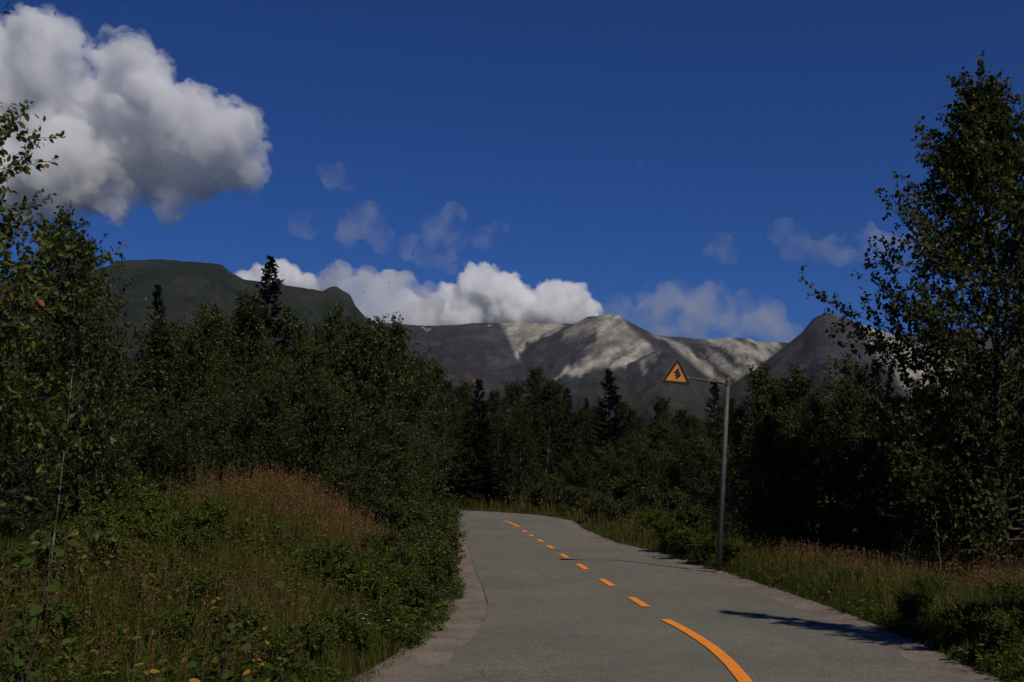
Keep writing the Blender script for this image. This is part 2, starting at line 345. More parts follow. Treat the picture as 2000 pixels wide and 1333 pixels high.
# ------------------------------------------------------------------ mountains
def mountains():
    U = np.linspace(-.76, .76, 780); D = np.concatenate([np.linspace(1500, 3600, 26, endpoint=False), np.linspace(3600, 6500, 195, endpoint=False), np.linspace(6500, 9000, 14)])
    UU, DD = np.meshgrid(U, D); PX = 1000 + UU*F
    x = UU*DD; y = DD
    def prof(pts):
        a = np.array(pts, float); return (945 - np.interp(PX, a[:, 0], a[:, 1]))/F
    R = [  # profile as (bearing, elevation) pairs, distance, front slope, back slope
        ([(-900, 640), (-300, 545), (120, 530), (195, 514), (215, 503), (300, 499), (410, 509), (424, 511), (440, 524), (470, 540), (560, 553), (625, 563), (640, 556), (652, 554), (664, 562), (680, 571), (690, 592), (712, 617), (740, 640), (800, 690), (900, 760), (1100, 900)], 4000, .42, .8),
        ([(-900, 800), (500, 700), (640, 640), (740, 627), (780, 631), (840, 634), (890, 632), (925, 628), (960, 628), (1020, 627), (1110, 629), (1265, 650), (1330, 657), (1400, 661), (1425, 656), (1442, 661), (1480, 664), (1545, 668), (1700, 655), (1900, 640), (2300, 690), (2700, 760)], 6100, .50, .8),
        ([(800, 900), (960, 742), (990, 716), (1015, 690), (1040, 669), (1080, 650), (1110, 635), (1150, 616), (1172, 613), (1200, 610), (1212, 613), (1225, 622), (1265, 643), (1330, 676), (1400, 712), (1500, 800), (1700, 940)], 5500, .55, .7),
        ([(900, 940), (1000, 800), (1060, 775), (1150, 745), (1230, 708), (1275, 686), (1295, 682), (1330, 694), (1400, 748), (1500, 850), (1600, 940)], 5000, .5, .8),
        ([(1250, 900), (1340, 760), (1385, 690), (1415, 668), (1440, 658), (1470, 659), (1490, 672), (1520, 710), (1600, 800), (1700, 900)], 5700, .5, .8),
        ([(1250, 940), (1380, 800), (1440, 742), (1480, 716), (1545, 668), (1570, 648), (1590, 624), (1603, 613), (1618, 608), (1640, 611), (1665, 620), (1690, 632), (1720, 640), (1800, 668), (1900, 700), (2100, 760), (2700, 930)], 4700, .50, .8)]
    H = .078*np.maximum(DD-1900, 0)*sstep(1900, 3400, DD)*.92
    H = np.minimum(H, .078*3600)
    own = np.zeros(DD.shape, int); crest = np.ones(DD.shape)*.0
    H0 = H.copy()
    for k, (p, d0, fs, bs) in enumerate(R):
        d0v = d0 + 260*(fbm(UU*9+k*3, UU*0+k, 3, 20+k)-.45)
        e = prof(p); top = e*d0v
        t = d0v-DD
        h = np.where(t > 0, top - fs*t*(1-.22*np.clip(t/1500, 0, 1)), top + bs*t)
        b = h > H
        own = np.where(b, k+1, own); crest = np.where(b, sstep(10, 300, np.abs(t)), np.where(own == 0, 1, crest)); H = np.maximum(H, h)
    rough = fbm(x/420, y/420, 6, 31, True); gul = fbm(UU*45+fbm(x/500, y/500, 4, 3)*6+DD/1400, DD/900, 5, 41, True)
    fine = fbm(x/90, y/90, 4, 77, True)
    steep = np.clip(own, 0, 1)
    H = H + crest*steep*(125*(rough-.62) + 34*(gul-.62)) + (4+20*crest)*steep*(fine-.6)
    H = np.where(own == 0, H + 22*(fbm(x/500, y/500, 4, 5)-.45), H) - 3
    H[0, :] = -6
    # surface cover: pale pumice scree, dark rock, alpine grass, snow, red soil
    PY = 945 - H/DD*F
    nz = (fbm(PX/16, PY/60, 4, 51)-.47); wq = fbm(PX/45, PY/45, 3, 62)*2.2
    crisp = lambda q: (sstep(.24, .68, q)-.5)*.62
    streak = crisp(fbm((PX*.52+PY*.85)/11+wq, (PY*.5-PX*.87)/75+wq*.3, 5, 61)); streak2 = crisp(fbm((PX*.60-PY*.8)/13+wq*1.3, (PY*.6+PX*.8)/60, 5, 63))
    def poly(pts, soft):
        pts = np.array(pts, float); X0 = PX + nz*22; Y0 = PY + nz*26
        d = np.full(PX.shape, 1e9); ins = np.zeros(PX.shape, bool)
        for a in range(len(pts)):
            p, q = pts[a], pts[(a+1) % len(pts)]; e = q-p
            t = np.clip(((X0-p[0])*e[0]+(Y0-p[1])*e[1])/(e@e+1e-9), 0, 1)
            d = np.minimum(d, np.hypot(X0-p[0]-t*e[0], Y0-p[1]-t*e[1]))
            cr = ((p[1] > Y0) != (q[1] > Y0)) & (X0 < (q[0]-p[0])*(Y0-p[1])/(q[1]-p[1]+1e-12)+p[0]); ins ^= cr
        return sstep(-soft, soft, np.where(ins, d, -d))
    nB, nC, nE = (own == 2)*1., (own == 3)*1., (own == 6)*1.
    scree = np.zeros(PX.shape)
    scree = np.maximum(scree, nB*poly([(972, 620), (1120, 620), (1085, 652), (1050, 668), (1028, 672), (1014, 705), (1004, 690), (990, 655)], 5)*(.82+.9*streak))
    scree = np.maximum(scree, nC*poly([(1180, 605), (1215, 605), (1232, 640), (1262, 668), (1290, 690), (1230, 712), (1160, 722), (1080, 740), (1120, 712), (1160, 690), (1170, 650)], 7)*(.80+1.6*streak))
    scree = np.maximum(scree, nC*poly([(1110, 625), (1190, 608), (1180, 650), (1150, 690), (1100, 660)], 8)*(.28+1.2*streak))
    scree = np.maximum(scree, ((own == 2) | (own == 5) | (own == 3))*poly([(1262, 640), (1420, 655), (1560, 660), (1500, 700), (1460, 745), (1400, 750), (1345, 700)], 10)*(.20+2.0*streak2))
    scree = np.maximum(scree, nE*poly([(1672, 618), (2000, 640), (2100, 800), (1790, 790), (1712, 690), (1690, 650)], 6)*(.62+.9*streak2))
    scree = np.maximum(scree, (own == 4)*poly([(1225, 690), (1300, 680), (1262, 712), (1268, 730), (1260, 735), (1250, 705)], 6)*(.4+1.4*streak))
    scree = np.maximum(scree, nE*poly([(1618, 604), (1648, 606), (1640, 618), (1628, 616)], 3)*.7)
    scree = np.maximum(scree, (own == 4)*poly([(1040, 700), (1075, 696), (1070, 715), (1045, 714)], 5)*.6)
    green = sstep(930, 560, PX+nz*160)*.9 + sstep(700, 790, PY+nz*60)*.75
    green = np.where(own == 1, np.maximum(green, .85), green); green = np.where(own == 0, 1.0, green)
    green = np.clip(green, 0, 1)*(1-np.clip(scree, 0, 1))
    snow = np.maximum(poly([(822, 638), (836, 638), (835, 641), (826, 641)], 1.2)*.5, poly([(948, 630), (956, 630), (955, 633), (949, 633)], 1.2)*.5)*(own == 2)
    red = poly([(905, 728), (914, 729), (930, 744), (926, 748), (918, 742)], 2)*.75
    mb = MB(); n = len(U); i = np.arange(len(D)-1)[:, None]*n + np.arange(n-1)[None, :]
    mb.add(np.stack([x.ravel(), y.ravel(), H.ravel()], -1), np.stack([i, i+1, i+n+1, i+n], -1).reshape(-1, 4))
    m, nt, bs, L = newmat('mountain_rock')
    at = nt.nodes.new('ShaderNodeAttribute'); at.attribute_name = 'cover'; sp = nt.nodes.new('ShaderNodeSeparateColor'); L.new(at.outputs['Color'], sp.inputs[0])
    n1 = noise(nt, .004, 8, .65); n2 = noise(nt, .016, 9, .78)
    c = ramp(nt, n1, [(.3, (.030, .029, .034)), (.5, (.052, .049, .055)), (.7, (.090, .084, .086))])
    g = ramp(nt, n1, [(.30, (.014, .024, .012)), (.5, (.025, .034, .018)), (.66, (.046, .041, .030))])
    c = mixc(nt, sp.outputs[1], c, g)
    c = mixc(nt, sp.outputs[0], c, ramp(nt, n2, [(.3, (.36, .335, .27)), (.7, (.60, .555, .46))]))
    c = mixc(nt, sp.outputs[2], c, (.24, .085, .06))
    c = mixc(nt, at.outputs['Alpha'], c, (.8, .8, .82))
    c = mixc(nt, .7, c, ramp(nt, n2, [(.34, (.50, .50, .52)), (.64, (1.3, 1.3, 1.28))]), 'MULTIPLY')
    L.new(c, bs.inputs['Base Color']); bs.inputs['Roughness'].default_value = .95; bs.inputs['Specular IOR Level'].default_value = .1
    bump(nt, bs, n2, 1.0, 30)
    o = mb.build('mountains', m, None, True)
    ca = o.data.color_attributes.new('cover', 'FLOAT_COLOR', 'POINT')
    ca.data.foreach_set('color', np.stack([np.clip(scree, 0, 1), green, red, snow], -1).reshape(-1).astype(np.float32))
    tag(o, kind='structure')
mountains()

# ------------------------------------------------------------------ foliage builders
def add_leaves(mb, P, D, S, r, wid=.34, fold=.10, detail=True, upb=.8, m=0):
    P = np.asarray(P, float); D = unit(D); S = np.asarray(S, float)[:, None]; n = len(P)
    N = r.normal(size=(n, 3))*.7 + [0, 0, upb]; side = unit(np.cross(D, N)); N = unit(np.cross(side, D))
    if detail:
        a = P; t = P + D*S
        l1 = P + D*S*.28 + side*S*wid*.85 + N*S*fold; l2 = P + D*S*.68 + side*S*wid*.80 + N*S*fold*.8
        r1 = P + D*S*.28 - side*S*wid*.85 + N*S*fold; r2 = P + D*S*.68 - side*S*wid*.80 + N*S*fold*.8
        v = np.stack([a, l1, l2, t, r2, r1], 1).reshape(-1, 3); k = np.arange(n)[:, None]*6
        mb.add(v, np.concatenate([k+[[0, 3, 2, 1]], k+[[0, 5, 4, 3]]]), m)
    else:
        l = P + D*S*.45 + side*S*wid + N*S*fold; q = P + D*S*.45 - side*S*wid + N*S*fold
        v = np.stack([P, l, P+D*S, q], 1).reshape(-1, 3); k = np.arange(n)[:, None]*4
        mb.add(v, np.concatenate([k+[[0, 2, 1]], k+[[0, 3, 2]]]), m)

def bend(p, d, L, n, up, r, wob=.12):
    """a branch path from p along d, curving by up"""
    out = [np.array(p, float)]; d = unit(d)
    for k in range(n):
        d = unit(d + np.array([0, 0, up/n]) + r.normal(size=3)*wob/math.sqrt(n)); out.append(out[-1]+d*L/n)
    return np.array(out)

def broadleaf(seed, H, R, base=.18, limbs=30, subs=7, twigs=3, lpt=9, leaf=.08, env=None, up=(.25, 1.5), trunk_r=.09, lean=(0, 0), detail=True, droop=.25, wid=.34, stems=1, spread=.5):
    r = np.random.default_rng(seed); T = MB(); B = MB(); P, D, S = [], [], []
    env = env or [(0, .45), (.2, .85), (.45, 1), (.75, .65), (1, .10)]
    ex, ey = zip(*env)
    for s_ in range(stems):
        a0 = r.uniform(0, 6.28); sp = 0 if stems == 1 else spread*R
        hs_ = H*(1 if s_ == 0 else r.uniform(.72, .97)); n = 12; t = np.linspace(0, 1, n)
        tr = np.zeros((n, 3)); tr[:, 2] = t*hs_
        tr[:, 0] = lean[0]*t + math.cos(a0)*sp*t**1.2 + np.cumsum(r.normal(size=n))*.018*hs_/4
        tr[:, 1] = lean[1]*t + math.sin(a0)*sp*t**1.2 + np.cumsum(r.normal(size=n))*.018*hs_/4
        tr[:, :2] -= tr[0, :2]; tr[0, 2] = -.25
        tube(T, tr, trunk_r*(1 if s_ == 0 else .75)*(1-.93*t)+.006, 7)
        for k in range(limbs):
            u = (k+r.uniform(0, 1))/limbs; h = base + (1-base)*u**.95*.97; az = k*2.4 + r.normal()*.4
            p = np.array([np.interp(h, t, tr[:, q]) for q in range(3)])
            L = R*(1 if stems == 1 else .75)*np.interp((h-base)/(1-base), ex, ey)*r.uniform(.72, 1.18)
            el = up[0] + (up[1]-up[0])*h + r.normal()*.12
            d = np.array([math.cos(az)*math.cos(el), math.sin(az)*math.cos(el), math.sin(el)])
            path = bend(p, d, L, 6, .45, r, .22); rr = (trunk_r*.32*(1-h)+.007)
            tube(B, path, np.linspace(rr, .003, 7), 4)
            ns = max(2, int(round(subs*(.5+.7*L/R))))
            for j in range(ns):
                f = .22+.78*(j+r.uniform(0, 1))/ns; q = np.array([np.interp(f*6, np.arange(7), path[:, c]) for c in range(3)])
                dm = unit(path[min(6, int(f*6)+1)]-path[max(0, int(f*6)-1)]); sd = unit(dm*.8 + r.normal(size=3)*.7 + [0, 0, .15])
                if f > .93: sd = dm
                L2 = L*r.uniform(.22, .42)*(1.15-f*.6)+.12
                sub = bend(q, sd, L2, 4, .3, r, .2); tube(B, sub[[0, 2, 4]], np.array([.007, .005, .0025]), 3)
                for i in range(twigs):
                    g = .25+.75*(i+r.uniform(0, 1))/twigs if i < twigs-1 else 1.0
                    q2 = np.array([np.interp(g*4, np.arange(5), sub[:, c]) for c in range(3)]); td = unit(sd*.7+r.normal(size=3)*.6+[0, 0, .1])
                    L3 = r.uniform(.5, 1)*leaf*lpt*.42; tw = bend(q2, td, L3, 2, .15, r, .2)
                    tube(B, tw[[0, 2]], np.array([.0035, .0015]), 3)
                    m = lpt; ff = (np.arange(m)+r.uniform(0, 1, m))/m; pos = q2 + (tw[-1]-q2)*ff[:, None] + r.normal(size=(m, 3))*leaf*.18
                    P.append(pos); D.append(td*.5 + r.normal(size=(m, 3))*.75 - [0, 0, droop]); S.append(leaf*r.uniform(.6, 1.2, m))
    C = MB(); add_leaves(C, np.concatenate(P), np.concatenate(D), np.concatenate(S), r, wid, .10, detail)
    return T, B, C

def spruce(seed, H, R, whorl=.28, per=6, top_gap=False):
    r = np.random.default_rng(seed); T = MB(); B = MB(); C = MB()
    t = np.linspace(0, 1, 10); tr = np.stack([np.cumsum(r.normal(size=10))*.012, np.cumsum(r.normal(size=10))*.012, t*H], -1); tr[0, 2] = -.25
    tube(T, tr, .018*H*(1-.96*t)+.006, 7)
    Q, QD, QL, QW = [], [], [], []
    z = .06*H
    while z < H*.985:
        f = z/H; L0 = R*(1-f)**.82*(1.0 if f > .12 else .8)+.10
        for k in range(per + (2 if f < .6 else 0)):
            if r.random() < .10: continue
            az = r.uniform(0, 6.283); el = -.32 + .95*f**1.3 + r.normal()*.10; L = L0*r.uniform(.6, 1.15)
            d = np.array([math.cos(az)*math.cos(el), math.sin(az)*math.cos(el), math.sin(el)])
            p = np.array([np.interp(f, t, tr[:, 0]), np.interp(f, t, tr[:, 1]), z+r.uniform(-.1, .1)])
            path = bend(p, d, L, 5, .40, r, .10); tube(B, path, np.linspace(.006+.012*(1-f), .003, 6), 3)
            n = max(4, int(L/.085)); ff = .15+.85*(np.arange(n)+r.uniform(0, 1, n))/n
            pos = np.stack([np.interp(ff*5, np.arange(6), path[:, c]) for c in range(3)], -1)
            sd = np.cross(d, [0, 0, 1.0]); sd = unit(sd)
            for sg in (-1, 1):
                dd = unit(d*.75 + sg*sd*.75 + r.normal(size=(n, 3))*.16 - [0, 0, .10])
                Q.append(pos); QD.append(dd); QL.append((.12+.34*L*(1.05-ff))*r.uniform(.6, 1.15, n)); QW.append(np.full(n, .030))
            dd = unit(d*.5 + r.normal(size=(n, 3))*.25 - [0, 0, .55]); Q.append(pos); QD.append(dd); QL.append(r.uniform(.08, .24, n)); QW.append(np.full(n, .030))
            dd = unit(d*.8 + r.normal(size=(n, 3))*.2 + [0, 0, .5]); Q.append(pos); QD.append(dd); QL.append(r.uniform(.05, .13, n)); QW.append(np.full(n, .026))
        z += whorl*r.uniform(.6, 1.3)*(.55+.6*(1-f))
    Q = np.concatenate(Q); D = np.concatenate(QD); L = np.concatenate(QL)[:, None]; W = np.concatenate(QW)[:, None]; n = len(Q)
    for off in (np.array([0, 0, 1.0]), None):
        N = off if off is not None else r.normal(size=(n, 3))
        s = unit(np.cross(D, N)); v = np.stack([Q-s*W*.5, Q+D*L*.55-s*W, Q+D*L, Q+D*L*.55+s*W, Q+s*W*.5], 1).reshape(-1, 3); k = np.arange(n)[:, None]*5
        C.add2(v, k+[[1, 2, 3]], k+[[0, 1, 3, 4]])
    return T, B, C

class Proto:
    def __init__(s, name, parts, mats, H):
        s.name = name; s.H = H
        s.me = [(pn, mbx.mesh(name+'_'+pn, m, pn == 'trunk')) for (pn, mbx), m in zip(zip(('trunk', 'branches', 'crown'), parts), mats)]
    def put(s, x, y, h, label, cat, group=None, rz=0, z=None, wide=1.0, tilt=(0, 0)):
        k = h/s.H; o = empty(s.name, (x, y, gz(x, y) if z is None else z), rz); o.scale = (k*wide, k*wide, k)
        o.rotation_euler = (tilt[0], tilt[1], rz)
        for pn, me in s.me:
            c = link(pn, me, o)
            if pn == 'crown': c['kind'] = 'stuff'
        return tag(o, label, cat, group)

BK, TW = M['bark'], M['twig']
p_near = Proto('leafy_tree', broadleaf(21, 6.6, 3.2, .06, 88, 10, 4, 12, .100, [(0, .85), (.25, 1), (.5, .85), (.75, .52), (.9, .32), (1, .16)], (.0, 1.15), .038, droop=.45, wid=.30), (BK, TW, M['leaf_left']), 6.6)
p_pop = Proto('poplar_tree', broadleaf(5, 11.3, 3.9, .08, 135, 9, 4, 9, .130, [(0, .8), (.12, 1), (.35, 1), (.62, .74), (.82, .48), (1, .20)], (-.1, 1.15), .12, droop=.2, wid=.36), (BK, TW, M['leaf_poplar']), 11.3)
p_ald = [Proto('alder_tree', broadleaf(31, 6.5, 2.9, .03, 24, 8, 4, 9, .095, [(0, .9), (.25, 1), (.6, .85), (.85, .5), (1, .2)], (.2, 1.4), .05, detail=False, stems=4, wid=.38), (BK, TW, M['leaf_alder']), 6.5),
         Proto('willow_tree', broadleaf(32, 6.5, 2.7, .03, 24, 8, 4, 10, .10, [(0, .8), (.3, 1), (.6, .9), (.85, .55), (1, .25)], (.35, 1.45), .045, detail=False, wid=.25, stems=4), (BK, TW, M['leaf_willow']), 6.5),
         Proto('alder_tree', broadleaf(33, 6.5, 3.1, .03, 25, 8, 4, 9, .10, [(0, .95), (.3, 1), (.55, .8), (.8, .55), (1, .15)], (.15, 1.3), .05, detail=False, stems=4, wid=.4), (BK, TW, M['leaf_alder']), 6.5)]
p_bir = [Proto('birch_tree', broadleaf(41, 10, 2.7, .17, 48, 8, 4, 9, .125, [(0, .6), (.25, 1), (.6, .8), (.85, .45), (1, .15)], (.1, 1.2), .06, lean=(.5, .2), detail=False, wid=.38), (M['birch_bark'], TW, M['leaf_birch']), 10),
         Proto('birch_tree', broadleaf(42, 10, 3.0, .12, 50, 8, 4, 9, .125, [(0, .75), (.25, 1), (.6, .85), (.85, .5), (1, .2)], (.05, 1.2), .055, lean=(-.6, .3), detail=False, wid=.38), (M['birch_bark'], TW, M['leaf_birch']), 10)]
p_spr = [Proto('spruce_tree', spruce(51, 10, 1.9), (BK, TW, M['needle']), 10),
         Proto('spruce_tree', spruce(52, 10, 1.55, .30, 5), (BK, TW, M['needle']), 10),
         Proto('spruce_tree', spruce(53, 10, 2.3, .34, 6), (BK, TW, M['needle']), 10)]

SHRUB_ENV = [(0, .7), (.3, 1), (.7, .9), (1, .4)]
p_shr = Proto('leafy_shrub', broadleaf(61, 1.2, .62, .05, 9, 4, 3, 7, .105, SHRUB_ENV, (.3, 1.1), .012, stems=7, spread=.9, wid=.26), (TW, TW, M['bright_leaf']), 1.2)
p_hrb = Proto('leafy_herb', broadleaf(62, .9, .40, .10, 8, 3, 3, 7, .075, SHRUB_ENV, (.5, 1.2), .008, stems=8, spread=.9, wid=.24), (M['red_stem'], TW, M['bright_leaf']), .9)
p_drk = Proto('roadside_shrub', broadleaf(63, 1.0, .5, .05, 9, 4, 3, 8, .06, SHRUB_ENV, (.4, 1.2), .01, stems=7, spread=.8, wid=.30), (TW, TW, M['leaf_willow']), 1.0)
def bx(px, d): return (px-1000)/F*d*1.0          # bearing to sideways metres at depth d
def top_h(py, d, z): return (945-py)/F*d + CAM_Z - z
CRK = {'alder_tree': .94, 'willow_tree': .94, 'birch_tree': .95}     # crowns overtop the leader by this much
def tree(p, px, d, py, label, cat, group=None, rz=None, wide=1.0, tilt=(0, 0)):
    x = bx(px, d); z = gz(x, d); rz = rz if rz is not None else (px*1.7+d) % 6.28
    return p.put(x, d, top_h(py, d, z)*CRK.get(p.name, 1), label, cat, group, rz, z, wide, tilt)

G1, G2, G3 = 'trees on the bank left of the road', 'trees of the wood beyond the bend', 'trees behind the right verge'
p_near.put(-6.1, 10.6, 5.35, 'yellow-green leafy tree with a few orange leaves beside the roadside bank', 'tree', None, 0.6)
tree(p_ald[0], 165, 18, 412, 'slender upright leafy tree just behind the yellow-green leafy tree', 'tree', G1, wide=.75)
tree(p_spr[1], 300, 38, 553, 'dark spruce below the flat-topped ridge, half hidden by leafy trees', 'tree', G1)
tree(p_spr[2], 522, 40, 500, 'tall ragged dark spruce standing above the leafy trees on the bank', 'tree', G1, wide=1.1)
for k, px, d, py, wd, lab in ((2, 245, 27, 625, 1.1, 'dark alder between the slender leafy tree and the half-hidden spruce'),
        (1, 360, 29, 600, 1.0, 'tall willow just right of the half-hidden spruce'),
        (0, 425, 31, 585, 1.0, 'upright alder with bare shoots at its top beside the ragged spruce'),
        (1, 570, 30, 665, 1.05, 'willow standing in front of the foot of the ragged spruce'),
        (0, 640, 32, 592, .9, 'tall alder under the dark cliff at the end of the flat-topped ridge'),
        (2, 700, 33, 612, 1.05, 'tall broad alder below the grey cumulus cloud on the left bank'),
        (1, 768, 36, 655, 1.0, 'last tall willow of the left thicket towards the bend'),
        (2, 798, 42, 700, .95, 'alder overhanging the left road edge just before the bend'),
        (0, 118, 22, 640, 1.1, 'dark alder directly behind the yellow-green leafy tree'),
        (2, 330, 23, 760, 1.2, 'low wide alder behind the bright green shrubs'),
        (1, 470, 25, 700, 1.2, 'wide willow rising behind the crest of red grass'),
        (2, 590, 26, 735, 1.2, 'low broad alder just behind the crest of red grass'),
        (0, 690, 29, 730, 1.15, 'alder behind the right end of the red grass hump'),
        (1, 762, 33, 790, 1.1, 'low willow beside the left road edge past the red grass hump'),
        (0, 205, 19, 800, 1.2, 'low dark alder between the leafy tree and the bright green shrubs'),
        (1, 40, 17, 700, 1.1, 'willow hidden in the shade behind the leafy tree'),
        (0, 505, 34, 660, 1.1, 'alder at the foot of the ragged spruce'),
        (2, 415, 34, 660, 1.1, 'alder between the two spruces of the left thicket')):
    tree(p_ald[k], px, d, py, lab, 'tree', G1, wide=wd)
for k, px, d, py in ((0, 935, 72, 738), (2, 1190, 70, 722), (0, 1108, 78, 757), (1, 985, 70, 838), (1, 860, 80, 775), (2, 1070, 88, 790), (1, 1145, 80, 780), (1, 1395, 58, 742), (0, 1330, 84, 815)):
    tree(p_spr[k], px, d, py, {0: 'dark conical spruce among the birches beyond the bend', 1: 'slim dark spruce in the wood beyond the bend', 2: 'broad dark spruce in the wood beyond the bend'}[k] if px != 1395 else 'slim spruce whose tip rises behind the sign arm', 'tree', None if px == 1395 else ('conical spruces', 'slim spruces', 'broad spruces')[k] + ' beyond the bend', wide=1.25)
bi = [(0, 870, 76, 745), (1, 900, 80, 752), (0, 960, 76, 765), (1, 1000, 82, 748), (0, 1040, 78, 720), (1, 1062, 76, 745), (0, 1085, 84, 775), (1, 1125, 76, 800), (1, 1160, 86, 795), (0, 1240, 74, 800), (1, 1290, 76, 782), (0, 1335, 74, 800), (1, 1365, 66, 815), (0, 920, 72, 800), (0, 1020, 70, 800), (1, 1215, 84, 790), (0, 830, 72, 760), (1, 800, 76, 740), (0, 1420, 72, 780)]
for k, px, d, py in bi:
    tree(p_bir[k], px, d, py, ['pale-trunked birch leaning slightly in the wood beyond the bend', 'pale-trunked birch with a rounded crown in the wood beyond the bend'][k], 'tree', ('leaning birches beyond the bend', 'round-crowned birches beyond the bend')[k], wide=1.05)
for k, px, d, py in ((0, 1195, 62, 868), (1, 1270, 60, 850), (2, 1340, 56, 850), (1, 1400, 52, 835), (2, 1130, 66, 890), (0, 1310, 70, 830), (1, 955, 74, 905), (2, 890, 76, 930), (0, 1040, 72, 920)):
    tree(p_ald[k], px, d, py, ['low alder bush at the foot of the wood beyond the bend', 'low willow bush at the foot of the wood beyond the bend', 'low broad alder bush at the foot of the wood'][k], 'bush', ('alder bushes', 'willow bushes', 'broad alder bushes')[k] + ' at the foot of the wood', wide=1.35)
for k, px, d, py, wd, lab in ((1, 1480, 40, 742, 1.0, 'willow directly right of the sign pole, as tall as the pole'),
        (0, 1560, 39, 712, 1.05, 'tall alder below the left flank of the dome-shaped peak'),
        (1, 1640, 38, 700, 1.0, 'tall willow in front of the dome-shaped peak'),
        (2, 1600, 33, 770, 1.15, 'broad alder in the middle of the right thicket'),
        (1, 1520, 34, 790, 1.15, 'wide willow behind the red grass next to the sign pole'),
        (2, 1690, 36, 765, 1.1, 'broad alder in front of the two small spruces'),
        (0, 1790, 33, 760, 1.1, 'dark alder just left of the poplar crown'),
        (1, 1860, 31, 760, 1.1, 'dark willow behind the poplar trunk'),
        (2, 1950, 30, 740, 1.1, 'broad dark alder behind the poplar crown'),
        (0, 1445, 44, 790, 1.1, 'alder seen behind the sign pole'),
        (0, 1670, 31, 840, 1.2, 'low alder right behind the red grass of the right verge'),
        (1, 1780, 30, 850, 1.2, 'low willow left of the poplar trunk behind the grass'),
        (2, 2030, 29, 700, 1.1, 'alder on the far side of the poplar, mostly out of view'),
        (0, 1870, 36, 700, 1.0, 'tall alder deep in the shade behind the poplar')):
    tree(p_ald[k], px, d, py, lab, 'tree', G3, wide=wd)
for px, d, py in ((1712, 42, 702), (1742, 44, 716)):
    tree(p_spr[1], px, d, py, 'small slim spruce beside the tall poplar on the right', 'tree', 'small spruces on the right')
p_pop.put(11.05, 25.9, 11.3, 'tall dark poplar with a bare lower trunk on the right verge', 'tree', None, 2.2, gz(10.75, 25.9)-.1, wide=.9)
p_spr[1].put(8.35, 11.4, 9.7, 'slim dark spruce close to the road whose shadow crosses the right lane', 'tree', None, .4)
# fill of the wood behind
rf = random.Random(8)
for q in range(46):
    d = rf.uniform(88, 125); px = 760 + (q+rf.random())/46*1000; k = q % 3
    py = rf.uniform(800, 850) if px < 1260 else rf.uniform(815, 850)
    if k == 2: tree(p_spr[q % 2], px, d, py+10, 'far dark spruce deep in the wood', 'tree', 'far spruces in the wood')
    else: tree(p_bir[k], px, d, py, 'far leafy birch deep in the wood', 'tree', 'far birches in the wood', wide=1.15)

# ------------------------------------------------------------------ undergrowth (grass, seed heads, weeds)
def scatter(n, x0, x1, y0, y1, side, r, smin=.5, smax=30):
    x = r.uniform(x0, x1, n); y = r.uniform(y0, y1, n); s, sd, z = road_rel(x, y)
    ok = (sd == side) & (s > smin + .25*(fbm(x*1.3, y*1.3, 2, 3)-.3)) & (s < smax) & (np.abs(x/y) < .62)
    x, y, s = x[ok], y[ok], s[ok]; return x, y, ground_z(x, y)-.03, s
def blades(mb, x, y, z, h, wd, r, lean=.35):
    n = len(x); b = np.stack([x, y, z], -1); az = r.uniform(0, 6.283, n); L = np.stack([np.cos(az), np.sin(az), 0*az], -1)*lean*r.uniform(.2, 1.2, n)[:, None]
    fa = r.uniform(0, 6.283, n); s = np.stack([np.cos(fa), np.sin(fa), 0*fa], -1)*wd[:, None]; up = np.array([0, 0, 1.0]); hh = h[:, None]
    m = b + up*hh*.55 + L*hh*.3; t = b + up*hh*r.uniform(.85, 1, n)[:, None] + L*hh
    v = np.stack([b-s*.5, b+s*.5, m+s*.45, m-s*.45, t], 1).reshape(-1, 3); k = np.arange(n)[:, None]*5
    mb.add2(v, k+[[3, 2, 4]], k+[[0, 1, 2, 3]])
def seedheads(mb, x, y, z, h, r, k=14, size=.035):
    n = len(x); az = r.uniform(0, 6.283, n); ln = np.stack([np.cos(az), np.sin(az), 0*az], -1)*.16*h[:, None]*r.uniform(.2, 1, n)[:, None]
    b = np.stack([x, y, z], -1); t = b + ln + np.stack([0*h, 0*h, h], -1); fa = r.uniform(0, 6.283, n); s = np.stack([np.cos(fa), np.sin(fa), 0*fa], -1)*.003
    v = np.stack([b-s, b+s, t], 1).reshape(-1, 3); mb.add(v, np.arange(n)[:, None]*3+[[0, 1, 2]])
    f = r.uniform(.70, 1.02, (n, k)); P = b[:, None] + (t-b)[:, None]*f[..., None] + r.normal(size=(n, k, 3))*(.018*(1.08-f)*3)[..., None]
    D = r.normal(size=(n, k, 3))*.6 + [0, 0, .8]
    add_leaves(mb, P.reshape(-1, 3), D.reshape(-1, 3), size*r.uniform(.6, 1.4, n*k), r, .18, 0, False)
def weeds(mb, x, y, z, h, r, k=12, leaf=.075, wid=.28):
    n = len(x); az = r.uniform(0, 6.283, n); ln = np.stack([np.cos(az), np.sin(az), 0*az], -1)*.22*h[:, None]
    b = np.stack([x, y, z], -1); t = b + ln + np.stack([0*h, 0*h, h], -1); fa = r.uniform(0, 6.283, n); s = np.stack([np.cos(fa), np.sin(fa), 0*fa], -1)*.004
    v = np.stack([b-s, b+s, t], 1).reshape(-1, 3); mb.add(v, np.arange(n)[:, None]*3+[[0, 1, 2]])
    f = r.uniform(.2, 1.02, (n, k)); P = b[:, None] + (t-b)[:, None]*f[..., None]
    a = r.uniform(0, 6.283, (n, k)); D = np.stack([np.cos(a), np.sin(a), r.uniform(-.2, .7, (n, k))], -1); P = P + D*.02
    add_leaves(mb, P.reshape(-1, 3), D.reshape(-1, 3), leaf*r.uniform(.55, 1.35, n*k)*np.repeat(.7+.6*r.random(n), k), r, wid, .08, False, 1.2)

